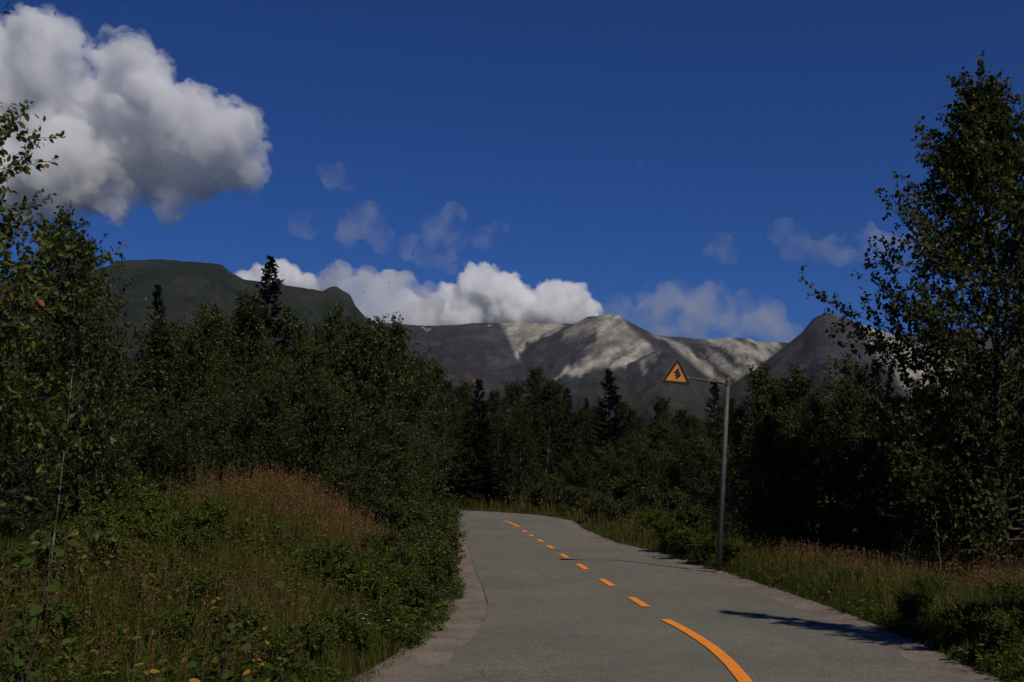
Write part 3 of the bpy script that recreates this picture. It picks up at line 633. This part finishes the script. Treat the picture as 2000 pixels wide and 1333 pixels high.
def redness(x, y, s, side):
    """where the reddish seed-head grass grows thick"""
    n = fbm(x*.55, y*.55, 3, 14)
    if side > 0: m = 1.1*np.exp(-((x+4.1)**2/2.2+(y-21.8)**2/5)) + +.38*np.exp(-((x+3.1)**2/.9+(y-20.5)**2/4)) + .40*np.exp(-((x+3.0)**2/1.4+(y-13.5)**2/3)) + .20*np.exp(-((x+4.0)**2/2.5+(y-10.5)**2/4))
    else: m = .8*np.exp(-((y-27)**2/14))*sstep(1.2, 2.5, s) + .45*sstep(30, 38, y)*np.exp(-((s-3)**2/5)) + .08
    return np.clip(m*1.25*sstep(.28, .55, n+.2), 0, 1)
r = np.random.default_rng(77)
for side, nm, lab in ((1, 'left', 'left bank'), (-1, 'right', 'right verge')):
    g, dg, wd = MB(), MB(), MB()
    zones = [(-9, -.8, 6.5, 16, 54000, 1.0), (-12, -.6, 16, 27, 50000, 1.0), (-16, -1.5, 27, 62, 26000, 1.5)] if side > 0 else [(4.5, 11, 9, 18, 42000, 1.0), (4.4, 15, 18, 30, 58000, 1.1), (2.4, 22, 30, 48, 26000, 1.6), (-8, 24, 48, 80, 16000, 2.6)]
    for x0, x1, y0, y1, n, fat in zones:
        x, y, z, s = scatter(n, x0, x1, y0, y1, side, r); rd = redness(x, y, s, side)
        hgt = ((.18 if side > 0 else .30)+.60*fbm(x*.8, y*.8, 3, 2))*sstep(.2, 1.6, s)*r.uniform(.5, 1.15, len(x)) + .12
        hgt *= 1 + .25*rd
        blades(g, x, y, z, hgt, .0085*fat*r.uniform(.7, 1.4, len(x)), r)
        x, y, z, s = scatter(int(n*.20), x0, x1, y0, y1, side, r, .8); rd = redness(x, y, s, side); ok = r.random(len(x)) < rd; x, y, z = x[ok], y[ok], z[ok]
        if len(x): seedheads(dg, x, y, z, r.uniform(.5, 1.0, len(x)), r, (18 if side > 0 else 12) if y0 < 28 else 6, (.021 if y0 < 15 else .030 if y0 < 28 else .036)*fat)
        x, y, z, s = scatter(int(n*(.22 if side > 0 else .10)), x0, x1, y0, y1, side, r, .5); rd = redness(x, y, s, side)
        ok = (fbm(x*.45, y*.45, 3, 40) > .40) & (r.random(len(x)) > rd*.8); x, y, z, s = x[ok], y[ok], z[ok], s[ok]
        half = r.random(len(x)) < .5; weeds(wd, x[half], y[half], z[half], (.25+.55*fbm(x[half]*.9, y[half]*.9, 3, 18)*sstep(.3, 1.8, s[half]))*r.uniform(.6, 1.25, half.sum()), r, 11, .070*(.85+.15*fat), .15)
        x, y, z, s = x[~half], y[~half], z[~half], s[~half]
        weeds(wd, x, y, z, (.18+.5*fbm(x*.7+4, y*.7, 3, 8)*sstep(.3, 1.8, s))*r.uniform(.6, 1.25, len(x))+.08, r, 10, .080*(.85+.15*fat))
    tag(g.build('grass_'+nm, M['grass']), 'olive green grass covering the %s of the road' % lab, 'grass', None, 'stuff')
    tag(dg.build('seed_grass_'+nm, M['drygrass']), 'reddish brown feathery seed-head grass on the %s' % lab, 'grass', None, 'stuff')
    tag(wd.build('weeds_'+nm, M['weed']), 'leafy green weeds mixed through the grass on the %s' % lab, 'weeds', None, 'stuff')

# ------------------------------------------------------------------ single plants
def leaf_shape(name, mat, wid=.36, curl=.12):
    t = np.linspace(0, 1, 6); wv = wid*np.sin(np.pi*t**.8)**.85; z = -curl*t**2
    c = np.stack([t, 0*t, z], -1); l = c + np.stack([0*t, wv, .18*wv], -1); q = c + np.stack([0*t, -wv, .18*wv], -1)
    v = np.stack([l, c, q], 1).reshape(-1, 3); i = np.arange(5)[:, None]*3
    f = np.concatenate([i+[[0, 1, 4, 3]], i+[[1, 2, 5, 4]]]); mb = MB(); mb.add(v, f); return mb.mesh(name, mat, True)
LF = {k: leaf_shape('leaf_'+k, M[m], wd) for k, m, wd in (('sapling', 'sapling_leaf', .36), ('yellow', 'yellow_leaf', .28), ('bright', 'bright_leaf', .30))}
def orient(o, p, d, s, r):
    d = Vector(unit(d)); up = sv*.9 + Vector((r.normal()*.55, r.normal()*.55, .25)); y = up.cross(d).normalized(); z = d.cross(y).normalized()
    mt = Matrix((d, y, z)).transposed().to_4x4(); o.matrix_local = Matrix.Translation(Vector(p)) @ mt @ Matrix.Diagonal((s, s, s, 1))
def sapling(name, x, y, h, stems, nleaf, ls, label, cat, kinds, seed, group=None, smat='red_stem', spread=.35):
    r = np.random.default_rng(seed); o = empty(name, (x, y, gz(x, y)-.02))
    for k in range(stems):
        az = r.uniform(0, 6.283); d = np.array([math.cos(az)*spread, math.sin(az)*spread, 1]); pth = bend((r.normal()*.04, r.normal()*.04, 0), d, h*r.uniform(.7, 1.05), 6, .1, r, .2)
        mb = MB(); tube(mb, pth, np.linspace(.008, .003, 7), 5); mb.build('stem', M[smat], o, True)
        for j in range(nleaf):
            f = .25+.75*(j+r.random())/nleaf; p = np.array([np.interp(f*6, np.arange(7), pth[:, c]) for c in range(3)])
            a = j*2.4+r.normal()*.4; dd = np.array([math.cos(a), math.sin(a), r.uniform(-.6, .4)])
            lf = link('leaf', LF[kinds[int(r.integers(len(kinds)))]], o); orient(lf, p, dd, ls*r.uniform(.65, 1.2), r)
    return tag(o, label, cat, group)
S, Yw, Bk = 'sapling', 'yellow', 'bright'
sapling('poplar_sapling', bx(440, 9.6), 9.6, 1.5, 4, 13, .10, 'poplar sapling with reddish stems and round green leaves on the left bank', 'sapling', [S], 3)
sapling('poplar_sapling', bx(505, 10.2), 10.2, 1.3, 3, 11, .11, 'small poplar sapling beside the red-stemmed sapling, leaves half yellow', 'sapling', [S, S, Yw], 4)
sapling('yellowing_shrub', bx(400, 9.2), 9.2, .95, 6, 10, .10, 'low shrub with mixed orange and green leaves below the poplar saplings', 'shrub', [S, Yw, Yw, S], 5, None, 'red_stem', .8)
sapling('yellowing_shrub', bx(540, 9.0), 9.0, .75, 6, 9, .10, 'low shrub with a few orange leaves near the concrete shoulder', 'shrub', [S, S, S, Yw], 6, None, 'red_stem', .9)
sapling('young_poplar', bx(20, 7.6), 7.6, 1.95, 3, 15, .095, 'young poplar with large dull green leaves in front of the leafy tree', 'sapling', [S], 7)
sapling('young_poplar', bx(115, 8.2), 8.2, 1.7, 3, 14, .095, 'young poplar with spreading leaves beside the thin pale birch stem', 'sapling', [S], 8)
for k, (px, d, h) in enumerate(((300, 15.5, 1.05), (352, 16.5, 1.1), (240, 14.5, .95), (398, 15.6, .9), (275, 17, 1.25), (215, 16.2, 1.1), (330, 14.2, .8), (180, 15, 1.0), (250, 18, 1.4), (420, 17.5, 1.0))):
    p_shr.put(bx(px-15, d), d, h*.62, 'bright green leafy shrub on the bank in front of the thicket', 'shrub', 'bright green shrubs on the left bank', k*1.3)
for k, (px, d, h) in enumerate(((190, 11.2, .6), (160, 12.3, .7), (60, 10, .5), (230, 10.4, .45))):
    sapling('broadleaf_herb', bx(px, d), d, h, 4, 7, .12, 'dark green broad-leaved herb low in the weeds of the left bank', 'plant', [S, S, Bk], 40+k, 'broad-leaved herbs on the left bank', 'twig', .9)
for k, (px, d, h) in enumerate(((1850, 14.6, .75), (1920, 14.2, .8), (1960, 13.4, .75), (1770, 16.6, .7), (1980, 15.5, .9), (1640, 21.5, .7), (1820, 18.8, .9), (1960, 18, 1.0))):
    p_hrb.put(bx(px, d), d, h*.68, 'leafy green herb in the grass of the right verge', 'plant', 'leafy herbs on the right verge', k*1.7, wide=1.15)
for k, (px, d, h) in enumerate(((855, 20.5, .85), (862, 22.5, 1.0), (838, 18.6, .75), (868, 25, 1.0), (815, 17.4, .65), (850, 28, 1.2), (858, 32, 1.4), (790, 19, .9), (872, 36, 1.2), (835, 24, 1.2), (822, 21.5, 1.1), (845, 30, 1.5), (800, 26, 1.5), (760, 20.5, .9))):
    p_drk.put(bx(px-4, d), d, h*.85, 'small dark leafy shrub beside the left concrete shoulder', 'shrub', 'shrubs along the left shoulder', k*1.1, wide=1.1)
for k, (px, d, h) in enumerate(((1310, 38, .9), (1270, 44, 1.1), (1210, 47, 1.3), (1345, 40, 1.4), (1165, 53, 1.4), (1290, 50, 1.8), (1130, 60, 1.6), (1060, 66, 1.7), (1000, 70, 1.8), (960, 73, 2.2), (925, 74, 2.0), (890, 75, 2.2), (1090, 70, 2.2), (1220, 60, 2.2))):
    p_drk.put(bx(px, d), d, h*.8, 'dark rounded shrub along the outer edge of the road towards the bend', 'shrub', 'shrubs along the right road edge', k*1.1, wide=1.3)
for k, (px, d, h) in enumerate(((1330, 31.5, .7), (1370, 29.5, .65), (1310, 34, .8), (1425, 28, .6), (1265, 40, .9))):
    p_hrb.put(bx(px, d), d, h, 'leafy green shrub in the grass beside the sign pole', 'shrub', 'shrubs beside the sign pole', k*1.9, wide=1.2)
for k, (px, d, h) in enumerate(((610, 12.6, .6), (650, 13.3, .65), (570, 11.8, .6), (700, 13.6, .5), (740, 15.2, .55), (770, 16.4, .6), (480, 12.4, .65), (340, 11.4, .6), (420, 13.5, .7), (120, 10.6, .6), (80, 12, .7), (800, 17.8, .8), (780, 19.5, .9), (820, 20, 1.0), (745, 18, .9), (690, 16.5, .8), (640, 17.2, .8), (835, 22.5, 1.1), (730, 16.4, .7))):
    p_hrb.put(bx(px, d), d, h*.8, 'leafy green herb among the weeds of the left bank', 'plant', 'leafy herbs on the left bank', k*2.1, wide=1.1)
# thin pale birch stems
def stem_birch(px, d, h, label, seed, group=None):
    r = np.random.default_rng(seed); x = bx(px, d); o = empty('birch_sapling', (x, d, gz(x, d)-.05))
    pth = bend((0, 0, 0), (.10, 0, 1), h, 8, .05, r, .10); mb = MB(); tube(mb, pth, np.linspace(.009, .004, 9), 6); mb.build('trunk', M['birch_bark'], o, True)
    B, C = MB(), MB(); P, D, S_ = [], [], []
    for k in range(9):
        f = .45+.55*(k+r.random())/9; p = np.array([np.interp(f*8, np.arange(9), pth[:, c]) for c in range(3)]); a = r.uniform(0, 6.28)
        b = bend(p, (math.cos(a), math.sin(a), .7), .4, 4, .2, r, .2); tube(B, b, np.linspace(.005, .002, 5), 3)
        q = b[r.integers(1, 5, 12)] + r.normal(size=(12, 3))*.04; P.append(q); D.append(r.normal(size=(12, 3)) - [0, 0, .3]); S_.append(r.uniform(.04, .075, 12))
    add_leaves(C, np.concatenate(P), np.concatenate(D), np.concatenate(S_), r)
    B.build('branches', M['twig'], o); C.build('crown', M['leaf_left'], o)['kind'] = 'stuff'
    tag(o, label, 'sapling', group)
stem_birch(100, 11.5, 2.7, 'thin pale birch stem rising from the weeds before the leafy tree', 1)
stem_birch(1822, 23, 1.9, 'thin white birch stem in the grass of the right verge', 2)
stem_birch(1745, 25.5, 1.5, 'short white birch stem in the red grass of the right verge', 3)
# flowers
def flowers(name, px, d, n, h, petal, ps, label, seed, spread=.22, group=None):
    r = np.random.default_rng(seed); x = bx(px, d); o = empty(name, (x, d, gz(x, d)-.02))
    lm = MB()
    for k in range(n):
        q = np.array([r.normal()*spread, r.normal()*spread, 0]); hh = h*r.uniform(.75, 1.1); pth = bend(q, (r.normal()*.1, r.normal()*.1, 1), hh, 4, 0, r, .1)
        mb = MB(); tube(mb, pth, .003, 4); mb.build('stem', M['weed'], o)
        fl = MB(); a = np.arange(8)*math.pi/4; D = np.stack([np.cos(a), np.sin(a), .15+0*a], -1); D[:, :2] = D[:, :2]
        add_leaves(fl, np.repeat(pth[-1:], 8, 0), D, np.full(8, ps), r, .3, .02, False, 3.0)
        fl.build('flower_head', M[petal], o)
        P = np.array([pth[i % 4] for i in range(8)]); add_leaves(lm, P, r.normal(size=(8, 3)), r.uniform(.04, .07, 8), r, .22, .05, False)
    lm.build('foliage', M['weed'], o)['kind'] = 'stuff'
    tag(o, label, 'flowers', group)
flowers('yellow_flowers', 690, 15.2, 15, .85, 'yellow_petal', .030, 'patch of yellow flowers above the white daisies on the left bank', 1)
flowers('yellow_flowers', 578, 14.0, 7, .85, 'yellow_petal', .028, 'small spray of yellow flowers in the red grass of the left bank', 2, .14)
flowers('white_daisies', 690, 14.0, 16, .55, 'white_petal', .024, 'cluster of white daisies among weeds beside the left shoulder', 3, .16)

# fallen leaves, twigs and crumbs of soil on the shoulders and road edge
lt = MB(); r = np.random.default_rng(91)
for E, sg in ((RL, 1), (RR, -1)):
    P = dense(E, .03); d_ = unit(np.gradient(P, axis=0)*[1, 1, 0]); n_ = np.stack([-d_[:, 1], d_[:, 0], 0*d_[:, 0]], -1)*sg
    k = r.integers(0, len(P), 9000); off = np.abs(r.normal(size=9000))*.28; off = (.72 if sg > 0 else .54) - off
    q = P[k] + n_[k]*off[:, None]; ok = (q[:, 1] > 8) & (q[:, 1] < 45) & (off > -.6); q = q[ok]; q[:, 2] += np.where(off[ok] > 0, .022, .012)
    a = r.uniform(0, 6.283, len(q)); add_leaves(lt, q, np.stack([np.cos(a), np.sin(a), .1+0*a], -1), r.uniform(.012, .05, len(q))*r.uniform(.4, 1, len(q)), r, .3, .08, False, 3)
M['litter'] = leafmat('litter', [(0, (.03, .022, .014)), (.6, (.07, .05, .03)), (.9, (.12, .085, .04)), (1, (.2, .12, .03))], .9, .05, (.1, .07, .03), .1)
tag(lt.build('leaf_litter', M['litter']), 'brown fallen leaves and crumbs scattered on the concrete shoulders', 'litter', None, 'stuff')

# ------------------------------------------------------------------ warning sign on a leaning pole
M['galv'] = simple('galvanised_steel', [(.3, (.045, .052, .050)), (.7, (.080, .090, .086))], 6, 6, .6, .1, 60, .2)
M['rust'] = simple('rusty_steel', [(.35, (.07, .035, .025)), (.52, (.13, .075, .05)), (.66, (.22, .18, .14))], 12, 6, .8, .3, 80)
M['sign_yellow'] = simple('sign_yellow', [(.3, (.56, .195, .014)), (.7, (.63, .225, .020))], 8, 4, .55)
M['sign_black'] = simple('sign_black', [(.3, (.008, .007, .007)), (.7, (.014, .012, .012))], 8, 3, .5)
M['sign_back'] = simple('sign_aluminium', [(.3, (.32, .31, .24)), (.7, (.42, .40, .30))], 6, 3, .5, 0, 20, .5)
px0, py0 = 4.86, 27.3
sign = empty('warning_sign', (px0, py0, gz(px0, py0))); sign.rotation_euler = (0, math.radians(4.2), 0)
mb = MB(); tube(mb, [(0, 0, -.2), (0, 0, 2.4), (0, 0, 4.72)], [.072, .062, .050], 20, cap=True); mb.build('pole', M['galv'], sign, True)
mb = MB(); tube(mb, [(0, 0, -.05), (0, 0, .09), (0, 0, .10)], [.13, .12, .10], 16, cap=True); mb.build('pole_foot', M['concrete'], sign)
mb = MB(); tube(mb, [(0, 0, 4.715), (0, 0, 4.74), (0, 0, 4.75)], [.058, .058, .02], 20, cap=True); mb.build('pole_cap', M['galv'], sign)
mb = MB(); tube(mb, [(0, 0, 4.50), (0, 0, 4.62)], [.060, .060], 18, cap=True); mb.build('clamp', M['rust'], sign)
mb = MB(); tube(mb, [(-.05, 0, 4.555), (-.30, 0, 4.575)], [.048, .045], 12, cap=True); mb.build('arm_sleeve', M['rust'], sign, True)
mb = MB(); tube(mb, [(-.28, 0, 4.573), (-1.45, 0, 4.64)], [.028, .026], 12, cap=True); mb.build('arm', M['rust'], sign, True)
def tri_ring(side, rad, n=6):
    h = side*math.sqrt(3)/2; cs = [np.array([-side/2, -h/3]), np.array([side/2, -h/3]), np.array([0, 2*h/3])]; out = []
    for k, c in enumerate(cs):
        q = c*(1-2*rad/(2*h/3)); a0 = [-5*math.pi/6-.0, -math.pi/2, math.pi/6][k]; a0 = [math.pi*7/6-math.pi/3, -math.pi/6-math.pi/3, math.pi/2-math.pi/3][k]
        for t in np.linspace(0, 2*math.pi/3, n): out.append(q + rad*np.array([math.cos(a0+t), math.sin(a0+t)]))
    return np.array(out)
def plate(name, ring, y0, y1, mat, parent, inner=None):
    mb = MB(); n = len(ring); f = np.stack([ring[:, 0], np.full(n, y0), ring[:, 1]], -1); b = f + [0, y1-y0, 0]
    if inner is None:
        v = np.concatenate([f, b, f.mean(0, keepdims=True), b.mean(0, keepdims=True)]); k = np.arange(n); kn = (k+1) % n
        mb.add2(v, np.concatenate([np.stack([k, kn, 0*k+2*n], -1), np.stack([n+kn, n+k, 0*k+2*n+1], -1)]), np.stack([k, n+k, n+kn, kn], -1))
    else:
        fi = np.stack([inner[:, 0], np.full(n, y0), inner[:, 1]], -1); bi_ = fi + [0, y1-y0, 0]; v = np.concatenate([f, b, fi, bi_]); k = np.arange(n); kn = (k+1) % n
        mb.add(v, np.concatenate([np.stack([k, kn, 2*n+kn, 2*n+k], -1), np.stack([k, n+k, n+kn, kn], -1), np.stack([2*n+k, 2*n+kn, 3*n+kn, 3*n+k], -1), np.stack([n+k, 3*n+k, 3*n+kn, n+kn], -1)]))
    return mb.build(name, mat, parent)
SX, SZ = -1.245, 4.655
pan = plate('sign_panel', tri_ring(.75, .04), -.045, -.030, M['sign_yellow'], sign); pan.location = (SX, 0, SZ); pan.rotation_euler = (0, math.radians(1.2), 0)
plate('border', tri_ring(.735, .035), -.051, -.044, M['sign_black'], pan, tri_ring(.51, .006))
zz = [(630, 400), (656, 430), (634, 458), (682, 466), (660, 495), (694, 512), (690, 530), (616, 596), (594, 572), (616, 548), (574, 533), (606, 503), (552, 488)]
zz = (np.array(zz, float)-[612, 517])*[1, -1]*(.70/505); zz = zz[::-1] + [0, .01]
def polyplate(name, ring, y0, y1, mat, parent):
    import bmesh
    bm = bmesh.new(); vs = [bm.verts.new((p[0], y1, p[1])) for p in ring]; f = bm.faces.new(vs)
    e = bmesh.ops.extrude_face_region(bm, geom=[f]); bmesh.ops.translate(bm, vec=(0, y0-y1, 0), verts=[g for g in e['geom'] if isinstance(g, bmesh.types.BMVert)])
    bmesh.ops.recalc_face_normals(bm, faces=bm.faces); bmesh.ops.triangulate(bm, faces=bm.faces)
    me = bpy.data.meshes.new(name); bm.to_mesh(me); bm.free(); me.materials.append(mat); return link(name, me, parent)
polyplate('winding_road_symbol', zz, -.051, -.044, M['sign_black'], pan)
bk = MB(); box(bk, (0, -.022, -.08), (.40, .016, .05)); box(bk, (0, -.022, .08), (.22, .016, .05)); bk.build('back_bracket', M['sign_back'], pan)
for zb in (4.525, 4.595):
    mb = MB(); tube(mb, [(0, -.085, zb), (0, -.055, zb)], [.013, .013], 6, cap=True); mb.build('bolt', M['galv'], sign)
tag(sign, 'yellow triangular winding-road warning sign on an arm of a leaning grey pole', 'road sign')

# ------------------------------------------------------------------ clouds: closed puffy hulls filled with scattering droplets
def cloud_mat(name, dens, nscale, lo, hi, g=.2, detail=7, rough=.62, alb=.999):
    m = bpy.data.materials.new(name); m.use_nodes = True; nt = m.node_tree; nt.nodes.clear(); L = nt.links
    out = nt.nodes.new('ShaderNodeOutputMaterial'); pv = nt.nodes.new('ShaderNodeVolumePrincipled')
    pv.inputs['Color'].default_value = (alb, alb, min(1, alb*1.003), 1); pv.inputs['Anisotropy'].default_value = g
    n = noise(nt, nscale, detail, rough, 'Object', .4)
    mr = nt.nodes.new('ShaderNodeMapRange'); mr.interpolation_type = 'SMOOTHSTEP'
    for k, v in ((1, lo), (2, hi), (3, 0.0), (4, dens)): mr.inputs[k].default_value = v
    L.new(n, mr.inputs[0]); L.new(mr.outputs[0], pv.inputs['Density']); L.new(pv.outputs[0], out.inputs['Volume'])
    m.cycles.volume_step_rate = .3; m.cycles.volume_sampling = 'MULTIPLE_IMPORTANCE'
    return m
def noise3(P, s=0):
    """cheap 3-D value noise from three crossed 2-D ones"""
    return (vnoise(P[:, 0]+.37*P[:, 2], P[:, 1]+.71*P[:, 2], s) + vnoise(P[:, 1]-.53*P[:, 0], P[:, 2]+.3*P[:, 0], s+1) + vnoise(P[:, 2]+.2*P[:, 1], P[:, 0]-.4*P[:, 1], s+2))/3
def cloud_hull(name, dist, blobs, mat, seed, grow, disp, sub, ragged, org, fine):
    r = np.random.default_rng(seed); k = dist/F; sph = []
    for bl in blobs:
        px, py, rad = bl[:3]; dp = bl[3] if len(bl) > 3 else r.uniform(-.4, .4)*rad
        c = np.array([(px-1000)*k, dist + dp*k, (945-py)*k]); R0 = rad*k*grow; sph.append((c, R0))
        for j in range(sub):
            d = unit(r.normal(size=3)); d[2] = d[2]*.8+.15; c1 = c + d*rad*k*.78*grow**.5; R1 = rad*k*r.uniform(.26, .48)*grow; sph.append((c1, R1))
            for q in range(4):
                d2 = unit(unit(d)+r.normal(size=3)*.6); sph.append((c1+d2*R1*.8, R1*r.uniform(.28, .5)))
    import bmesh
    bm = bmesh.new(); bmesh.ops.create_icosphere(bm, subdivisions=2, radius=1); bm.verts.ensure_lookup_table()
    iv = np.array([v.co[:] for v in bm.verts]); fi = np.array([[v.index for v in f.verts] for f in bm.faces]); bm.free()
    mb = MB()
    for c, R0 in sph: mb.add(iv*R0 + c - org, fi)
    tmp = bpy.data.objects.new('tmp', mb.mesh('tmp', mat)); col.objects.link(tmp)
    md = tmp.modifiers.new('r', 'REMESH'); md.mode = 'VOXEL'; md.voxel_size = k*5; md.use_smooth_shade = True
    me = bpy.data.meshes.new_from_object(tmp.evaluated_get(bpy.context.evaluated_depsgraph_get())); bpy.data.objects.remove(tmp); me.name = name
    n = len(me.vertices); v = np.empty(n*3, np.float32); me.vertices.foreach_get('co', v); v = v.reshape(-1, 3).astype(float)
    nn = np.empty(n*3, np.float32); me.vertices.foreach_get('normal', nn); nn = nn.reshape(-1, 3); q = v/k
    dsp = ((noise3(q/38, seed)-.5)*30 + (noise3(q/17, seed+5)-.5)*18 + fine*((noise3(q/8, seed+9)-.5)*11 + (noise3(q/4, seed+13)-.5)*6))*k*disp
    v = v + nn*dsp[:, None]
    if ragged: v = v + np.stack([noise3(q/20, seed+30)-.5, 0*q[:, 0], noise3(q/20+7, seed+33)-.5], -1)*k*ragged
    me.vertices.foreach_set('co', v.astype(np.float32).ravel()); me.update()
    return me
def cloud(name, dist, blobs, mat, label, seed, disp=1.0, sub=8, ragged=0.0, core=None, grow=1.0, cgrow=.8, fine=1.0):
    """blobs: (bearing px, elevation px, radius px[, depth px]) turned into metres at the cloud's own distance; a thin mantle round a denser core"""
    k = dist/F; org = np.array([(blobs[0][0]-1000)*k, dist, (945-blobs[0][1])*k])
    o = link(name, cloud_hull(name, dist, blobs, mat, seed, grow, disp, sub, ragged, org, fine)); o.location = org; tag(o, label, 'cloud')
    if core:
        c = link('core', cloud_hull('core', dist, blobs, core, seed, grow*cgrow, disp*.9, sub, 0, org, fine), o); c['kind'] = 'stuff'
def clouds():
    mantle = cloud_mat('cloud_mantle', .013, .0046, .43, .60, .2, 9, .70, .988); core = cloud_mat('cloud_core', .014, .0040, .32, .58, .1, alb=.982); heap = cloud_mat('cloud_heap', .016, .006, .28, .50, .0)
    grey = cloud_mat('cloud_grey', .0095, .0036, .34, .62, .3, 5, .55); thin = cloud_mat('cloud_thin', .0030, .0040, .38, .68, .3, 3, .5)
    cloud('cumulus_cloud', 6600, [(150, 215, 105, 60), (-80, 130, 130, 40), (20, 140, 90, 80), (95, 75, 62, -60), (110, 130, 55, -70), (240, 130, 58, -80), (290, 175, 55, -70), (250, 270, 95, 60), (110, 310, 110, -20), (375, 245, 62, -90), (430, 275, 68, -80), (465, 330, 45, -40), (350, 330, 55, 0), (-20, 330, 110, 0), (200, 385, 45, 0), (330, 385, 40, -20), (40, 50, 40, -40)], mantle, 'big grey-centred cumulus cloud above the leafy tree', 1, core=core, grow=1.14, cgrow=.72, disp=1.5, ragged=18, fine=1.5)
    cloud('cumulus_cloud', 10500, [(465, 545, 26), (500, 540, 34), (530, 522, 27), (555, 545, 32), (590, 560, 28), (480, 580, 40), (560, 590, 50)], mantle, 'small bright white cumulus cloud behind the lone ragged spruce', 2, core=heap, cgrow=.9, grow=1.04, disp=1.2, fine=1.5)
    cloud('cumulus_cloud', 9300, [(650, 555, 40), (700, 560, 46), (750, 575, 45), (790, 575, 38), (830, 590, 40), (680, 620, 60), (760, 630, 60)], grey, 'grey cumulus cloud rising between the cliff and the white cloud', 3, grow=1.08, disp=1.5, ragged=10)
    cloud('cumulus_cloud', 10200, [(880, 590, 46), (930, 557, 44), (985, 570, 44), (900, 620, 60), (1000, 610, 60), (1080, 590, 40), (1110, 580, 34), (1140, 605, 36), (1060, 630, 60), (800, 620, 50)], mantle, 'bright heaped cumulus cloud behind the middle ridge', 4, core=heap, cgrow=.9, grow=1.04, disp=1.2, fine=1.5)
    cloud('haze_cloud', 10800, [(1210, 610, 36), (1300, 600, 42), (1330, 590, 36), (1390, 585, 38), (1360, 630, 55), (1280, 640, 50), (1440, 620, 45), (1500, 620, 38), (1540, 655, 30)], thin, 'soft grey cloud bank right of the pale peak', 5, disp=1.3, grow=1.2, fine=.5)
    for k, (d, b, lab) in enumerate(((8200, [(640, 340, 26), (620, 325, 14), (660, 350, 16)], 'small faint grey cloud wisp below the big cumulus'),
                    (8200, [(580, 430, 22), (590, 450, 16)], 'tiny faint grey cloud tuft beside the triangular grey cloud'),
                    (8400, [(700, 430, 38), (720, 410, 26), (670, 450, 28), (740, 460, 20), (650, 455, 14)], 'triangular thin grey cloud above the cliff'),
                    (8400, [(850, 440, 28), (880, 425, 22), (890, 455, 24), (825, 425, 14)], 'thin grey cloud wisp above the bright heaped cumulus'),
                    (8600, [(790, 485, 18), (830, 500, 24), (870, 505, 22), (910, 512, 14)], 'low stringy grey cloud shred above the grey cumulus'),
                    (8800, [(940, 460, 16), (970, 450, 14), (930, 480, 12)], 'barely visible cloud shred above the middle ridge'),
                    (8800, [(1420, 480, 24), (1445, 485, 16), (1390, 482, 12)], 'faint flat cloud above the sign'),
                    (8600, [(1530, 445, 24), (1570, 470, 26), (1620, 482, 26), (1670, 485, 26), (1730, 470, 38), (1770, 480, 40), (1820, 470, 40)], 'long pale cloud streak running behind the tall poplar'),
                    (9000, [(1255, 305, 14), (1275, 312, 10)], 'tiny cloud fleck high above the pale peak'))):
        cloud('cloud_wisp', d, b, thin, lab, 50+k, disp=1.6, sub=6, ragged=22, grow=1.12, fine=.5)
clouds()

# ------------------------------------------------------------------ thin mountain air between here and the ridge
def haze():
    x0, x1, y0, y1, z0, z1 = -7600, 7600, -700, 9050, -8, 1250
    mb = MB(); box(mb, ((x0+x1)/2, (y0+y1)/2, (z0+z1)/2), (x1-x0, y1-y0, z1-z0))
    m = bpy.data.materials.new('thin_air'); m.use_nodes = True; nt = m.node_tree; nt.nodes.clear()
    out = nt.nodes.new('ShaderNodeOutputMaterial'); pv = nt.nodes.new('ShaderNodeVolumePrincipled')
    pv.inputs['Color'].default_value = (.72, .84, 1, 1); pv.inputs['Density'].default_value = HAZE; pv.inputs['Anisotropy'].default_value = .0
    nt.links.new(pv.outputs[0], out.inputs['Volume']); m.cycles.homogeneous_volume = True
    tag(mb.build('haze', m), kind='stuff')
HAZE = 0.85e-5
haze()
